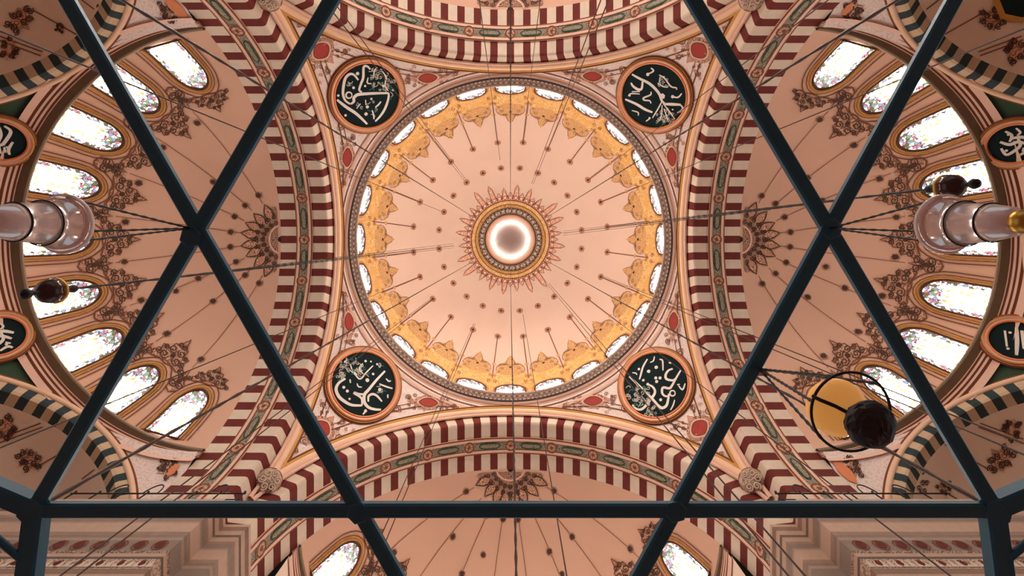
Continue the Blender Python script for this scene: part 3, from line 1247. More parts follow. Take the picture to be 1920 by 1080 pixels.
mb.grid([[(x, y, z) for x, y in ppath(p)] for p, z in pprof], 0, matf=lambda i, j: pmat[i])
mb.build('shaft', ['stone', 'stonescroll', 'stonegrey'], pier, smooth=False)
mb = MB()
for k in range(13):
    q = 13.9 + k * 0.8
    for sw in (0, 1):
        for (p, z, r) in ((0.22, 18.05, 0.2), (0.12, 17.17, 0.13)):
            pt_ = Vector((q, 12.35 - p, z)) if sw == 0 else Vector((12.35 - p, q, z))
            n = Vector((0, -1, 0)) if sw == 0 else Vector((-1, 0, 0))
            mb.disc(pt_, n, r, 0, 8, 0.02)
            mb.disc(pt_, n, r * 1.5, 1, 10, 0.015, r * 1.2)
for sw in (0, 1):
    for k in range(26):
        q = 13.5 + k * 0.4
        pn = []
        for (dx, z) in ((0, 17.62), (0.2, 17.86), (0.4, 17.62)):
            pass
    for k in range(40):
        q = 13.4 + k * 0.26
        tri = [(q, 16.98), (q + 0.13, 17.36), (q + 0.26, 16.98)]
        vs = [Vector((a, 12.35 - 0.14, z)) if sw == 0 else Vector((12.35 - 0.14, a, z)) for a, z in tri]
        mb.add(vs, [(0, 1, 2)], 2)
mb.build('frieze_pattern', ['maroon', 'brownline', 'cream'], pier, smooth=False)
tag(pier, 'carved stone pier with banded cornice at the lower right corner', 'pier', 'piers carrying the dome', 'structure')
for k in (1, 2, 3):
    c = copy_tree(pier)
    c.rotation_euler.z = k * pi / 2
    c['label'] = 'carved stone pier with banded cornice at the %s corner' % names[k]

# ---- scroll corbels where the roll mouldings meet
corb = empty('scroll_corbel', (12.95, 12.95, 24.4))
mb = MB()
ax = Vector((-0.55, -0.55, -0.65)).normalized()
mb.lathe([(0.0, 0.34), (0.3, 0.3), (0.52, 0.16), (0.6, 0.0), (0.66, -0.1), (0.55, -0.2), (0.6, -0.4), (0.5, -0.9), (0.3, -1.3)], (0, 0, 0), 0, 28, axis=ax)
bell = mb.build('bell', 'stonescroll', corb)
mb = MB()
u = ax.orthogonal().normalized()
w_ = ax.cross(u)
for k in range(6):
    a = k * pi / 3
    c0 = ax * 0.25 + (u * cos(a) + w_ * sin(a)) * 0.38
    rt = (u * cos(a) + w_ * sin(a))
    tt = (-u * sin(a) + w_ * cos(a))
    pts = []
    for j in range(16):
        q = j / 15
        b = q * 2 * pi * 1.4
        rr = 0.2 * (1 - 0.75 * q)
        pts.append(c0 + (rt * cos(b) + tt * sin(b)) * rr + ax * 0.06)
    mb.tube(pts, 0.035, 0, 6)
mb.build('volute', 'cream', bell)
mb = MB()
mb.lathe([(0.62, -0.08), (0.7, -0.12), (0.7, -0.2), (0.6, -0.26)], (0, 0, 0), 0, 28, axis=ax)
mb.build('collar', 'brownline', corb)
cl = 'carved stone scroll corbel where two roll mouldings meet, %s'
tag(corb, cl % 'lower right of the dome', 'corbel', 'corbels at the arch corners')
for k in (1, 2, 3):
    c = copy_tree(corb)
    turned(c, k)
    tag(c, cl % (names[k] + ' of the dome'), 'corbel', 'corbels at the arch corners')

# ---- gallery railings on the pier cornices
rail = empty('gallery_railing', (16.0, 11.9, 20.6))
mb = MB()
mb.tube([(-3.6, 0, 0.72), (4.6, 0, 0.72)], 0.035, 0, 6)
mb.build('top_rail', 'irondark', rail)
mb = MB()
mb.tube([(-3.6, 0, 0.22), (4.6, 0, 0.22)], 0.025, 0, 6)
mb.build('lower_rail', 'irondark', rail)
for k in range(8):
    mb = MB()
    x = -3.5 + k * 1.14
    mb.tube([(x, 0, 0), (x, 0, 0.8)], 0.035, 0, 6)
    mb.lathe([(0.0, 0.92), (0.05, 0.88), (0.06, 0.84), (0.03, 0.79)], (x, 0, 0), 0, 8)
    mb.build('post', 'irondark', rail)
for x in (-2.2, 0.9, 2.6):
    mb = MB()
    mb.tube([(x + 0.34 * cos(rad(a)), 0, 0.72 + 0.75 * sin(rad(a))) for a in range(0, 181, 15)], 0.03, 0, 6)
    mb.build('hoop', 'irondark', rail)
tag(rail, 'thin dark iron gallery railing on the lower right pier cornice', 'railing', 'gallery railings')
c = copy_tree(rail)
c.location = (-16.0, 11.9, 20.6)
c.scale = (-1, 1, 1)
tag(c, 'thin dark iron gallery railing on the lower left pier cornice', 'railing', 'gallery railings')


# ==================================================================  CALLIGRAPHY ROUNDELS
def roundel(name, label, cpx, cpy, rdark, rring, strokes, dots, clusters, origin, scale, surf, center, zoomr, group, lift=0.28):
    """a round board with lettering; strokes are read in a magnified crop (origin, scale) of the photograph"""
    p, n = surf.hit(cpx, cpy, lift)
    n = (center - p).normalized()
    root = empty(name, p)
    k = p.z / F
    R0, R1 = rdark * k, rring * k
    u = Vector((0, 0, 1)).cross(n).normalized()
    v = n.cross(u)
    n_ = 56

    def ringpts(r, h):
        return [(u * cos(2 * pi * i / n_) + v * sin(2 * pi * i / n_)) * r + n * h for i in range(n_)]
    mb = MB()
    mb.grid([ringpts(R1, -lift - 0.3), ringpts(R0 * 0.98, 0.0), ringpts(R0 * 0.5, 0.0), ringpts(0.01, 0.0)], 0, closed=True)
    mb.build('board', 'disc', root, smooth=False)
    w = R1 - R0
    mb = MB()
    prof = [(0, -0.02, 0), (0.02, 0.1, 0), (0.14, 0.14, 1), (0.26, 0.08, 1), (0.34, 0.08, 2), (0.5, 0.16, 2), (0.66, 0.12, 0), (0.74, 0.06, 3), (0.82, 0.08, 1), (0.93, 0.05, 3), (1.0, 0.0, 3), (1.0, -0.4, 3)]
    for i in range(len(prof) - 1):
        a, b = prof[i], prof[i + 1]
        mb.grid([ringpts(R0 + w * a[0], a[1]), ringpts(R0 + w * b[0], b[1])], b[2], closed=True)
    mb.build('ring_frame', ['goldline', 'orange', 'pink', 'brownline'], root, smooth=False)
    # lettering, laid on the board
    mb = MB()

    def on(zx, zy, off=0.02):
        d = ray(origin[0] + zx / scale, origin[1] + zy / scale)
        q = d * (p.dot(n) / d.dot(n))
        q = q - p
        rr = q.length
        if rr > R0 * 0.985:
            q = q * (R0 * 0.985 / rr)
        return q + n * off
    kk = k / scale
    for i, (pts, wz) in enumerate(strokes):
        sp = smooth_open(pts, 5)
        m = len(sp)
        ws = [wz * kk * (0.7 + 0.45 * sin(pi * min(1, (j + 0.6) / m))) for j in range(m)]
        mb.ribbon([(on(x, y, 0.02 + 0.002 * i), n) for x, y in sp], ws, 0)
    for (x, y, r) in dots:
        mb.disc(on(x, y, 0.05), n, r * kk, 0, 6)
    rnd = random.Random(int(cpx))
    for (x0, y0, x1, y1, cnt) in clusters:
        for q in range(cnt):
            x, y = rnd.uniform(x0, x1), rnd.uniform(y0, y1)
            a = rnd.uniform(0, 6.28)
            s_ = rnd.choice((-1, 1))
            if q % 3 == 0:
                sp = [(x - 30 * cos(a), y - 30 * sin(a)), (x, y), (x + 22 * cos(a + .6 * s_), y + 22 * sin(a + .6 * s_)), (x + 34 * cos(a + 1.2 * s_), y + 34 * sin(a + 1.2 * s_))]
                sp = smooth_open(sp, 3)
            else:
                sp = spiral(x, y, rnd.uniform(14, 26), a, 1.0, s_, 8)
            mb.ribbon([(on(xx, yy, 0.015 + 0.0008 * q), n) for xx, yy in sp], 9 * kk, 1 if q % 5 else 2)
    mb.build('lettering', ['ink', 'inkdim', 'inkgreen'], root, smooth=False)
    tag(root, label, 'roundel', group)
    return root


def loop(x, y, r):
    return [(x + r * cos(2 * pi * k / 10), y + r * sin(2 * pi * k / 10)) for k in range(11)]


# surfaces for the four corners
SPall = Surf(*[o for o in bpy.data.objects if False]) if False else None


class Turn:
    """the pendentive of corner k, read through its lower right twin"""
    def __init__(s, k):
        s.R = Matrix.Rotation(k * pi / 2, 3, 'Z')

    def hit(s, px, py, off=0.02):
        d = ray(px, py)
        q, n, i, _ = SP.t.ray_cast(Vector((0, 0, 0)), s.R.transposed() @ d)
        q, n = s.R @ q, s.R @ n
        if n.dot(d) > 0:
            n = -n
        return q + n * off, n


CEN = Vector((0, 0, ZT))
grp = 'calligraphy roundels of the dome corners'
roundel('calligraphy_roundel', 'black roundel with cream script and a long slanting bar, upper left of the dome', 688, 178.5, 60.5, 74.5, [
    ([(490, 360), (440, 300), (390, 295), (345, 340), (325, 420), (318, 520), (345, 590), (400, 630)], 26),
    (loop(385, 530, 34), 16),
    ([(405, 630), (440, 600), (440, 560), (480, 525), (560, 515), (700, 508), (832, 506)], 30),
    ([(832, 506), (825, 580), (790, 680), (740, 760), (680, 825)], 26),
    ([(625, 240), (590, 205), (550, 215), (545, 330), (520, 400), (500, 470), (530, 495)], 24),
    ([(250, 580), (350, 660), (470, 740), (590, 855)], 30),
    ([(680, 665), (712, 640), (745, 600)], 18), ([(645, 700), (660, 750), (665, 800)], 16), ([(700, 215), (670, 260), (660, 330)], 14),
    ([(600, 330), (590, 390), (640, 400)], 14), ([(760, 260), (800, 330), (790, 420), (825, 480)], 14), ([(470, 680), (500, 640), (515, 625)], 12), ([(570, 580), (575, 640)], 12)],
    [(435, 445, 17), (263, 532, 15), (590, 660, 20), (575, 740, 22), (635, 570, 15), (345, 755, 16), (880, 470, 14), (565, 425, 14), (480, 285, 20), (770, 425, 16)],
    [(610, 240, 830, 470, 34), (380, 320, 440, 420, 4), (840, 360, 900, 660, 6), (470, 560, 700, 780, 8)], (590, 90), 6, Turn(2), CEN, 0, grp)
roundel('calligraphy_roundel', 'black roundel with cream script over a fan of fine strokes, upper right of the dome', 1227, 179, 60.5, 74.5, [
    ([(330, 295), (420, 345), (520, 395), (590, 455), (640, 520), (665, 590), (700, 625)], 28),
    ([(690, 630), (780, 632), (880, 637)], 28), ([(880, 640), (903, 680), (870, 715), (840, 728)], 18),
    ([(320, 390), (345, 430), (400, 465), (440, 455), (450, 375)], 26), ([(255, 575), (380, 630), (480, 690), (562, 722)], 28),
    ([(290, 540), (320, 512), (420, 516)], 14), ([(420, 488), (330, 490)], 12), ([(545, 490), (540, 525), (462, 560), (472, 585), (530, 592), (545, 622)], 18),
    ([(668, 600), (620, 690), (562, 785)], 14), ([(680, 620), (750, 710), (815, 800)], 14), ([(670, 640), (665, 740), (640, 820)], 12), ([(690, 680), (720, 760), (740, 830)], 12),
    ([(640, 300), (700, 340), (770, 430), (830, 445), (832, 468)], 14), ([(785, 545), (850, 552), (892, 508)], 16), ([(330, 700), (400, 722), (402, 758)], 14), ([(490, 822), (540, 785)], 14),
    ([(545, 222), (575, 255), (515, 290)], 16), ([(620, 390), (680, 430), (735, 440)], 12), ([(650, 320), (640, 380)], 12)],
    [(672, 540, 34), (305, 530, 16), (510, 295, 20), (790, 545, 20), (530, 785, 14), (690, 325, 14), (790, 690, 10)],
    [(600, 690, 790, 860, 30), (625, 320, 735, 430, 12)], (1130, 90), 6, Turn(3), CEN, 0, grp)
roundel('calligraphy_roundel', 'black roundel with sweeping cream script below a dense cluster, lower left of the dome', 681, 721, 60.5, 74.5, [
    ([(345, 480), (270, 530), (240, 600), (270, 680), (340, 740), (420, 778), (532, 782)], 30),
    ([(530, 782), (525, 700), (440, 640), (500, 655), (560, 655)], 24),
    ([(790, 395), (700, 490), (610, 600), (560, 660), (557, 740), (600, 800), (670, 825), (745, 830)], 30),
    ([(602, 740), (605, 680), (650, 655), (700, 675), (755, 738)], 24), ([(395, 385), (450, 430), (510, 485), (585, 405), (655, 335)], 16),
    ([(725, 540), (800, 570), (875, 592)], 18), ([(475, 535), (490, 570), (530, 577)], 14), ([(400, 310), (420, 380), (480, 440)], 14), ([(540, 310), (500, 370), (545, 430)], 14),
    ([(800, 480), (830, 510), (855, 505)], 16), ([(395, 490), (400, 530)], 16), ([(575, 830), (560, 860), (540, 885)], 18), ([(820, 660), (820, 700)], 16)],
    [(325, 580, 18), (365, 622, 18), (590, 500, 24), (655, 430, 16), (570, 845, 18), (700, 320, 14), (730, 605, 22), (390, 710, 14), (345, 295, 20), (570, 285, 16), (630, 290, 12)],
    [(275, 250, 600, 460, 48), (690, 310, 760, 360, 3), (700, 560, 780, 640, 5), (220, 460, 330, 520, 4)], (590, 630), 6, Turn(1), CEN, 0, grp)
roundel('calligraphy_roundel', 'black roundel with looping cream script and three dots, lower right of the dome', 1230, 722.5, 60.5, 74.5, [
    ([(300, 455), (400, 550), (500, 650), (560, 710), (620, 780), (670, 810), (720, 780), (740, 700), (745, 650)], 28),
    (loop(787, 645, 30), 16),
    ([(505, 545), (560, 570), (590, 620), (575, 670), (540, 710), (500, 770), (440, 825), (380, 820), (335, 775)], 26),
    ([(880, 385), (830, 470), (780, 560), (750, 590), (680, 582), (670, 640), (700, 675), (742, 680)], 24),
    ([(790, 370), (740, 390), (710, 440), (720, 485), (790, 500), (825, 475)], 24), ([(505, 260), (455, 350), (430, 440), (415, 490)], 20),
    ([(640, 265), (675, 280), (680, 390)], 16), ([(585, 230), (572, 280), (535, 300)], 14), ([(855, 560), (900, 605), (930, 535)], 16), ([(812, 720), (795, 780), (765, 835)], 14),
    ([(335, 415), (375, 420), (388, 440)], 12), ([(840, 550), (870, 545)], 12), ([(745, 300), (775, 305)], 14)],
    [(600, 475, 19), (648, 475, 19), (610, 515, 19), (460, 500, 17), (520, 400, 22), (605, 355, 22), (655, 720, 18), (765, 305, 14), (410, 375, 16), (510, 545, 18)],
    [(345, 570, 520, 790, 40), (485, 790, 620, 890, 14), (265, 560, 310, 690, 5)], (1130, 630), 6, Turn(0), CEN, 0, grp)

# smaller roundels on the side spandrels


class Flip:
    def __init__(s, k):
        s.R = Matrix.Rotation(k * pi, 3, 'Z')

    def hit(s, px, py, off=0.02):
        d = ray(px, py)
        q, n, i, _ = SL.t.ray_cast(Vector((0, 0, 0)), s.R.transposed() @ d)
        q, n = s.R @ q, s.R @ n
        if n.dot(d) > 0:
            n = -n
        return q + n * off, n


grp2 = 'small calligraphy roundels at the sides'
for (sx, sy, pxc, pyc, sd, nm) in ((-1, -1, -2, 262, 1, 'left, upper'), (-1, 1, -4, 632, 1, 'left, lower'), (1, -1, 1903, 268, 0, 'right, upper'), (1, 1, 1906, 640, 0, 'right, lower')):
    st = [([(-4, -9), (12, -11), (30, -8)], 5), ([(-28, -2), (-10, 3), (6, -2), (26, 3)], 5), ([(-26, 10), (-16, 22), (0, 14), (10, 4), (6, -8)], 4.5), ([(-18, -22), (-6, -14), (-10, -2)], 4), ([(2, -28), (10, -20), (4, -14)], 3), ([(4, 26), (18, 18), (28, 20)], 4), ([(14, 10), (24, 12)], 3)]
    if sx * sy > 0:
        st = [([(y, x) for x, y in pts], w) for pts, w in st]
    if sx > 0 and sy > 0:
        st = [([(0, -26), (1, 0), (0, 26)], 5), ([(-22, -20), (-18, 10)], 3), ([(10, -20), (14, 14)], 4)]
    roundel('calligraphy_roundel', 'small black roundel with cream script on the green spandrel, %s one' % nm, pxc, pyc, 35, 51, st, [(-12, -16, 2.5), (16, 14, 2.5), (-16, 14, 2.5)], [(-22, -22, 22, 22, 0)], (pxc, pyc), 1.0,
            Flip(sd), Vector(((1 if sx > 0 else -1) * X1, 0, EZ)), 0, grp2, 0.2)
# a dark gilt-edged roundel high in the upper right vault
p, n = SE[-56].hit(1918, -4, 0.15)
r_ = empty('vault_roundel', p)
ux = n.orthogonal().normalized()
mb = MB()
mb.disc(Vector((0, 0, 0)), n, 1.0, 0, 8, 0.0)
mb.build('board', 'disc', r_, smooth=False)
mb = MB()
mb.disc(Vector((0, 0, 0)), n, 1.25, 0, 8, 0.03, 0.98)
mb.disc(Vector((0, 0, 0)), n, 1.3, 0, 8, -0.08, 1.2)
mb.build('gilt_frame', 'goldline', r_, smooth=False)
tag(r_, 'plain dark gilt-edged panel in the small vault at the upper right', 'panel')

# ==================================================================  CHANDELIER FRAME
ZH = 2.9
KH = ZH / F
HC = Vector(((957 - CX) * KH, (428 - CY) * KH, ZH))
HR = 1042 * KH
frame = empty('chandelier_frame', HC)
tag(frame, 'huge dark teal steel star of crossing beams hanging below the dome', 'chandelier')
# points of the star: lower right, lower, lower left, upper left, upper, upper right
V = [Vector(((x - 957) * KH, (y - 428) * KH, 0)) for x, y in ((1873, 960), (976, 1496), (57, 960), (61, -104), (958, -586), (1851, -104))]
BW, BH = 0.094, 0.055


def beam(a, b, w, h, name, parent, dz=0.0, mat='steel'):
    mb = MB()
    d = (b - a).normalized()
    s_ = Vector((-d.y, d.x, 0)).normalized()
    up = Vector((0, 0, 1))
    c = 0.012
    prof = [(-w / 2 + c, 0), (w / 2 - c, 0), (w / 2, c), (w / 2, h - c), (w / 2 - c, h), (-w / 2 + c, h), (-w / 2, h - c), (-w / 2, c)]
    A = [a + s_ * x + up * (y + dz) for x, y in prof]
    B_ = [b + s_ * x + up * (y + dz) for x, y in prof]
    mb.grid([A, B_], 0, closed=True)
    mb.add(A, [tuple(range(8))])
    mb.add(B_, [tuple(range(8))[::-1]])
    return mb.build(name, mat, parent, smooth=False)


for tri in ((0, 2, 4), (1, 3, 5)):
    for i in range(3):
        a, b = V[tri[i]], V[tri[(i + 1) % 3]]
        d = (b - a).normalized() * 0.02
        beam(a - d, b + d, BW, BH, 'beam', frame, 0.003 if tri[0] else 0.0)
for k in range(6):
    # joint plate where two beams cross
    a = V[k] + (V[(k + 2) % 6] - V[k]) / 3
    mb = MB()
    mb.lathe([(0.0, -0.006), (0.066, -0.006), (0.074, 0.0), (0.074, 0.02)], a, 0, 6)
    mb.build('joint_plate', 'steel', frame, smooth=False)
    mb = MB()
    mb.lathe([(0.0, -0.01), (0.085, -0.01), (0.095, 0.0), (0.095, 0.05)], V[k], 0, 6)
    mb.build('joint_plate', 'steel', frame, smooth=False)
    # two outward arms at every point of the star
    ca = rad(30 + 60 * k)
    for sg in (-1, 1):
        da = ca + pi + sg * rad(113)
        e = V[k] + Vector((cos(da), sin(da), 0)) * 1.1
        e.z = -0.28
        beam(V[k] - Vector((0, 0, 0)), e, 0.13, 0.09, 'outer_arm', frame, 0.001)
    e1 = V[k] + Vector((cos(ca + pi + rad(113)), sin(ca + pi + rad(113)), 0)) * 0.3
    e2 = V[k] + Vector((cos(ca + pi - rad(113)), sin(ca + pi - rad(113)), 0)) * 0.3
    mb = MB()
    mid = (e1 + e2) / 2 + Vector((cos(ca), sin(ca), 0)) * 0.1
    pts = [(e1.lerp(mid, q) if q <= 1 else mid.lerp(e2, q - 1)) for q in (0, .5, 1, 1.5, 2)]
    mb.tube([q_ + Vector((0, 0, -0.05)) for q_ in pts], 0.022, 0, 6)
    mb.build('brace', 'steel', frame)

# ==================================================================  CHAINS AND CABLES
def hang(name, label, ang, r0, surf_z, z1, rad_=0.02, group='chains and cables from the vault', bead=False, mat='iron', dx=0.0):
    """a vertical chain or cable, fixed where it shows r0 pixels from the zenith"""
    a = rad(ang)
    R = r0 * surf_z / F
    x, y = R * cos(a) - dx * sin(a), R * sin(a) + dx * cos(a)
    root_loc = (x, y, z1)
    mb = MB()
    L = surf_z - z1
    if bead:
        n = max(8, int(L / 0.16))
        pts = [(0, 0, L * k / n) for k in range(n + 1)]
        rs = [rad_ * (1.35 if k % 2 else 0.7) for k in range(n + 1)]
        mb.tube(pts, rs, 0, 6)
    else:
        mb.tube([(0, 0, L * k / 4) for k in range(5)], rad_, 0, 6)
    o = mb.build(name, mat)
    o.location = root_loc
    tag(o, label, 'chain' if bead else 'cable', group)
    return o


def dome_z(r):
    return dome_pt(dome_t(r), 0).z


main = {-90: 'straight up', 90: 'straight down', -31: 'upper right', 31: 'lower right', -149: 'upper left', 149: 'lower left'}
for ang, w in main.items():
    zt = 49.2
    R = HR + 0.0
    k = {30: 0}
    a60 = {-90: 4, 90: 1, -31: 5, 31: 0, -149: 3, 149: 2}[ang]
    tgt = HC + V[a60]
    mb = MB()
    top = Vector((61 * zt / F * cos(rad(ang)), 61 * zt / F * sin(rad(ang)), zt - 0.15))
    bot = Vector((tgt.x, tgt.y, ZH + 0.1))
    d = top - bot
    n = int(d.length / 0.16)
    mb.tube([d * (q / n) for q in range(n + 1)], [0.014 * (1.35 if q % 2 else 0.75) for q in range(n + 1)], 0, 6)
    o = mb.build('suspension_chain', 'iron')
    o.location = bot
    tag(o, 'dark main chain from the dome centre to the steel star, running %s' % w, 'chain', 'main chains of the star')

cabs = [
    (-127.3, 139, 1.0, 2, 'upper left over the roundel'), (-97.4, 150, 1.0, 1, 'upward just left of centre'), (-68.5, 112, 1.0, 2, 'steeply up to the right'), (-82.9, 184, 1.0, 1, 'upward just right of centre'),
    (49.6, 110, 1.0, 2, 'down right across a roundel'), (113, 172, 1.0, 2, 'down left of centre'), (80.5, 142, 1.0, 1, 'down just right of centre'), (142.7, 182, 1.0, 2, 'down left over the lower roundel'),
    (37.4, 180, 1.0, 1, 'down right below the ring'), (-157.8, 137, 1.0, 1, 'left past the upper windows'), (157.8, 182, 1.0, 1, 'left past the lower windows'), (22.2, 184, 1.0, 2, 'right past the lower windows'), (-22.3, 182, 1.0, 1, 'right past the upper windows'), (-37, 184, 1.0, 1, 'up right over the upper roundel')]
for ang, r0, _, nn, w in cabs:
    zt = dome_z(r0)
    R = r0 * zt / F
    z1 = max(R * F / 1180, 3.2)
    for q in range(nn):
        lab = 'thin cable from the dome running %s' % w
        if nn == 2:
            lab += ', %s of two' % ('first' if q == 0 else 'second')
        hang('suspension_cable', lab, ang, r0, zt, z1, 0.017, 'thin cables from the dome', dx=(0.0 if nn == 1 else (-0.09, 0.09)[q]))

# ==================================================================  HANGING LAMPS
# two dark lamps on long chains
for (px, py, w, r0, sgn) in ((96, 546, 'left', 107, 1), (1782, 350, 'right', 100, 1)):
    dx_, dy_ = px - CX, py - CY
    r = math.hypot(dx_, dy_)
    ang = math.degrees(math.atan2(dy_, dx_))
    zt = dome_z(r0)
    R = r0 * zt / F
    z = R * F / r
    k = z / F
    root = empty('dark_hanging_lamp', (R * cos(rad(ang)), R * sin(rad(ang)), z))
    ro = 23 * k
    mb = MB()
    mb.lathe([(0.02, ro * 1.2), (ro * 0.55, ro * 1.05), (ro * 0.9, ro * 0.6), (ro * 1.02, 0), (ro * 0.9, -ro * 0.5), (ro * 0.6, -ro * 0.85), (ro * 0.3, -ro * 1.05), (0.02, -ro * 1.15)], (0, 0, 0), 0, 24)
    bulb = mb.build('glass_bulb', 'bulbglass', root)
    mb = MB()
    mb.lathe([(ro * 0.95, ro * 0.52), (ro * 1.06, ro * 0.45), (ro * 1.06, ro * 0.3), (ro * 0.98, ro * 0.22)], (0, 0, 0), 0, 24)
    mb.build('brass_band', 'brass', bulb)
    mb = MB()
    mb.lathe([(0.01, ro * 2.3), (ro * 0.18, ro * 2.2), (ro * 0.36, ro * 1.9), (ro * 0.3, ro * 1.6), (ro * 0.16, ro * 1.4), (ro * 0.3, ro * 1.15)], (0, 0, 0), 0, 16)
    mb.build('top_knob', 'irondark', root)
    mb = MB()
    mb.lathe([(ro * 0.3, -ro * 1.0), (ro * 0.14, -ro * 1.25), (ro * 0.22, -ro * 1.5), (ro * 0.42, -ro * 1.85), (ro * 0.36, -ro * 2.15), (0.01, -ro * 2.3)], (0, 0, 0), 0, 16)
    mb.build('bottom_finial', 'irondark', root)
    tag(root, 'dark garnet glass lamp with knobs hanging before the windows on the %s' % w, 'lamp', 'dark lamps on long chains')
    L = zt - z - ro * 2.3
    for q in range(3):
        mb = MB()
        n = int(L / 0.2)
        off = (-0.05, 0.0, 0.06)[q]
        tip = Vector((off * 4 * -sin(rad(ang)), off * 4 * cos(rad(ang)), L))
        mb.tube([Vector((0, 0, 0)).lerp(tip, j / n) for j in range(n + 1)], [(0.02 if q == 1 else 0.011) * (1.3 if j % 2 else 0.7) for j in range(n + 1)], 0, 6)
        o = mb.build('lamp_chain', 'irondark')
        o.location = (R * cos(rad(ang)), R * sin(rad(ang)), z + ro * 2.3)
        tag(o, '%s chain holding the dark lamp on the %s, up to the dome' % (('upper thin', 'thick middle', 'lower thin')[q], w), 'chain', 'chains of the dark lamps')

# two crystal lamps below the star's side joints
for (px, rimpx, w, sg, node) in ((125, 838, 'left', -1, V[2] + (V[4] - V[2]) / 3), (1765, 815, 'right', 1, V[5] + (V[1] - V[5]) / 3)):
    nd = HC + Vector((sg * 600 * KH, 0, 0))
    ry = -24 * KH
    z = abs(nd.x) * F / rimpx
    k = z / F
    root = empty('crystal_lamp', (nd.x, nd.y + 0.0, z))
    rr = 49 * k
    mb = MB()
    mb.tube([(rr * cos(2 * pi * j / 40), rr * sin(2 * pi * j / 40), 0) for j in range(40)], rr * 0.16, 0, 10, closed=True)
    mb.build('glass_rim', 'crystal', root)
    mb = MB()
    h = 0.5
    mb.lathe([(rr * 0.98, -0.005), (rr * 0.86, -0.03), (rr * 0.76, -0.06), (rr * 0.74, -0.09), (rr * 0.8, -0.10), (rr * 0.72, -0.115), (rr * 0.70, -0.17), (rr * 0.62, -0.20), (rr * 0.66, -0.215), (rr * 0.6, -0.235), (rr * 0.5, -0.29), (rr * 0.3, -0.31), (rr * 0.04, -0.32)], (0, 0, 0), 0, 36)
    body = mb.build('glass_body', 'crystal', root)
    mb = MB()
    mb.lathe([(rr * 0.02, -0.02), (rr * 0.42, -0.04), (rr * 0.48, -0.1), (rr * 0.4, -0.16), (rr * 0.44, -0.21), (rr * 0.3, -0.26), (rr * 0.02, -0.28)], (0, 0, 0), 0, 28)
    mb.build('inner_vase', 'milkglass', root)
    for (hz, rq) in ((-0.098, 0.83), (-0.21, 0.68)):
        mb = MB()
        mb.tube([(rr * rq * cos(2 * pi * j / 32), rr * rq * sin(2 * pi * j / 32), hz) for j in range(32)], 0.0032, 0, 6, closed=True)
        mb.build('dark_band', 'irondark', body)
    mb = MB()
    mb.lathe([(rr * 0.34, -0.30), (rr * 0.4, -0.325), (rr * 0.3, -0.355), (rr * 0.12, -0.37), (rr * 0.16, -0.39), (0.001, -0.41)], (0, 0, 0), 0, 20)
    mb.build('drop_finial', 'brass', root)
    tag(root, 'clear crystal lamp with wide glass rim hanging from the star\'s %s joint' % w, 'lamp', 'crystal lamps under the star')
    for j, a in enumerate((20, 140, 260) if sg > 0 else (160, 40, 280)):
        e = Vector((rr * cos(rad(a)), rr * sin(rad(a)), 0))
        t_ = Vector((0, 0, ZH - z - 0.002))
        mb = MB()
        n = 24
        mb.tube([e.lerp(t_, q / n) for q in range(n + 1)], [0.0062 * (1.3 if q % 2 else 0.7) for q in range(n + 1)], 0, 6)
        o = mb.build('lamp_chain', 'irondark')
        o.location = root.location
        tag(o, 'short chain from the star to the %s side of the %s crystal lamp\'s rim' % (('inner', 'lower', 'upper')[j] if True else '', w), 'chain', 'chains of the crystal lamps')

# amber and black lamp in a hoop, hung from the lower right beam
anchor = Vector(((1424 - CX) * KH, (692 - CY) * KH, ZH))
hz = 526.0 / 716.0 * ZH
hoop = empty('amber_hoop_lamp', ((1595 - CX) * hz / F, (772 - CY) * hz / F, hz))
kz = hz / F
HRr = 74 * kz
mb = MB()
mb.tube([(HRr * cos(2 * pi * j / 48), HRr * sin(2 * pi * j / 48), 0) for j in range(48)], 0.0065, 0, 8, closed=True)
mb.build('hoop_ring', 'irondark', hoop)


def at(px, py, z):
    return Vector(((px - CX) * z / F, (py - CY) * z / F, z)) - hoop.location


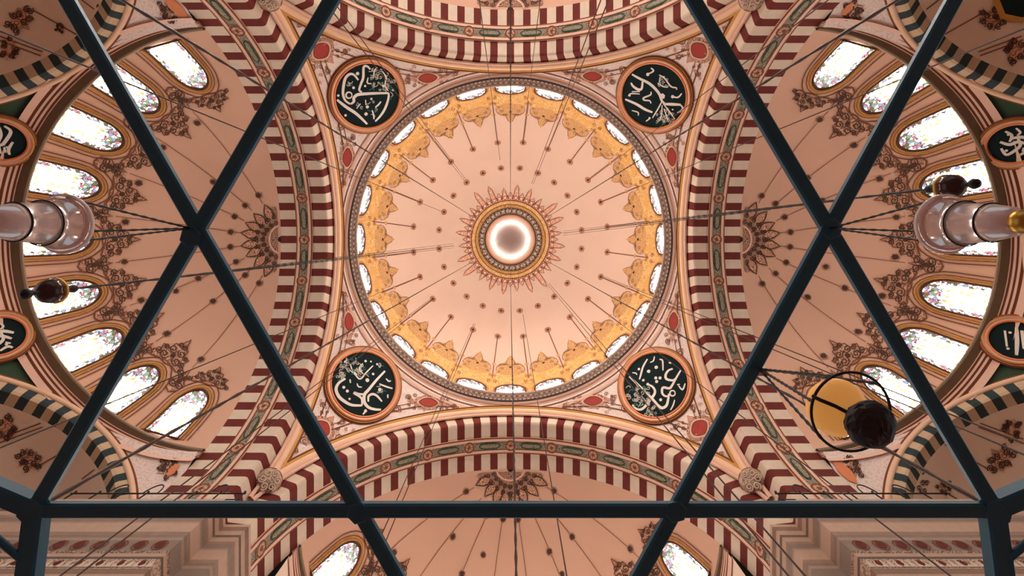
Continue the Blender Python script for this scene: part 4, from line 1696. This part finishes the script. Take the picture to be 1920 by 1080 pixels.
ez = hz * 1.03
ec = at(1568, 764, ez)
er = 55 * ez / F
mb = MB()
mb.lathe([(er * sin(rad(a)) * 0.98, er * 0.6 * cos(rad(a))) for a in range(0, 181, 9)], ec, 0, 36)
weld(mb.build('amber_globe', 'amber', hoop))
bz = hz * 0.94
bc = at(1632, 796, bz)
br = 45 * bz / F
mb = MB()
rnd = random.Random(3)
rows = []
for i in range(13):
    e = pi * i / 12
    rows.append([bc + Vector((br * sin(e) * cos(2 * pi * (j + 0.5 * (i % 2)) / 18), br * sin(e) * sin(2 * pi * (j + 0.5 * (i % 2)) / 18), br * cos(e))) * (1.0 + 0.035 * rnd.uniform(-1, 1)) for j in range(18)] if False else
                [bc + Vector((sin(e) * cos(2 * pi * (j + 0.5 * (i % 2)) / 18), sin(e) * sin(2 * pi * (j + 0.5 * (i % 2)) / 18), 0.6 * cos(e))) * br * (1.0 + 0.05 * rnd.uniform(-1, 1)) for j in range(18)])
mb.grid(rows, 0, closed=True)
mb.build('black_ball', 'blackorb', hoop, smooth=False)
mb = MB()
mb.tube([ec + Vector((0, 0, -er * 0.4)), (ec + bc) / 2, bc], [0.03, 0.02, 0.03], 0, 8)
mb.build('link_stem', 'irondark', hoop)
mb = MB()
zb_ = ez - er * 0.66
mb.tube([at(1524, 742, hz), at(1530, 746, (hz + zb_) / 2), at(1538, 750, zb_), at(1565, 761, zb_ - 0.01), at(1594, 776, zb_ - 0.01), bc], 0.009, 0, 8)
mb.build('cross_bar', 'irondark', hoop)
for (px, py) in ((1518, 760), (1560, 705), (1650, 735), (1615, 845)):
    pass
tag(hoop, 'amber globe and black faceted ball in an iron hoop, hung from the lower right beam', 'lamp')
for j, (px, py, w) in enumerate(((1513, 750, 'middle'), (1560, 702, 'upper'), (1650, 716, 'longest upper'), (1540, 828, 'lower'))):
    an = math.atan2((py - 772), (px - 1595))
    e = Vector((HRr * cos(an), HRr * sin(an), 0))
    t_ = anchor - hoop.location + Vector((0, 0, -0.002))
    mb = MB()
    n = 26
    mb.tube([e.lerp(t_, q / n) for q in range(n + 1)], [0.0075 * (1.3 if q % 2 else 0.75) for q in range(n + 1)], 0, 6)
    o = mb.build('lamp_chain', 'irondark')
    o.location = hoop.location
    tag(o, '%s chain from the beam to the hoop of the amber lamp' % w, 'chain', 'chains of the amber lamp')
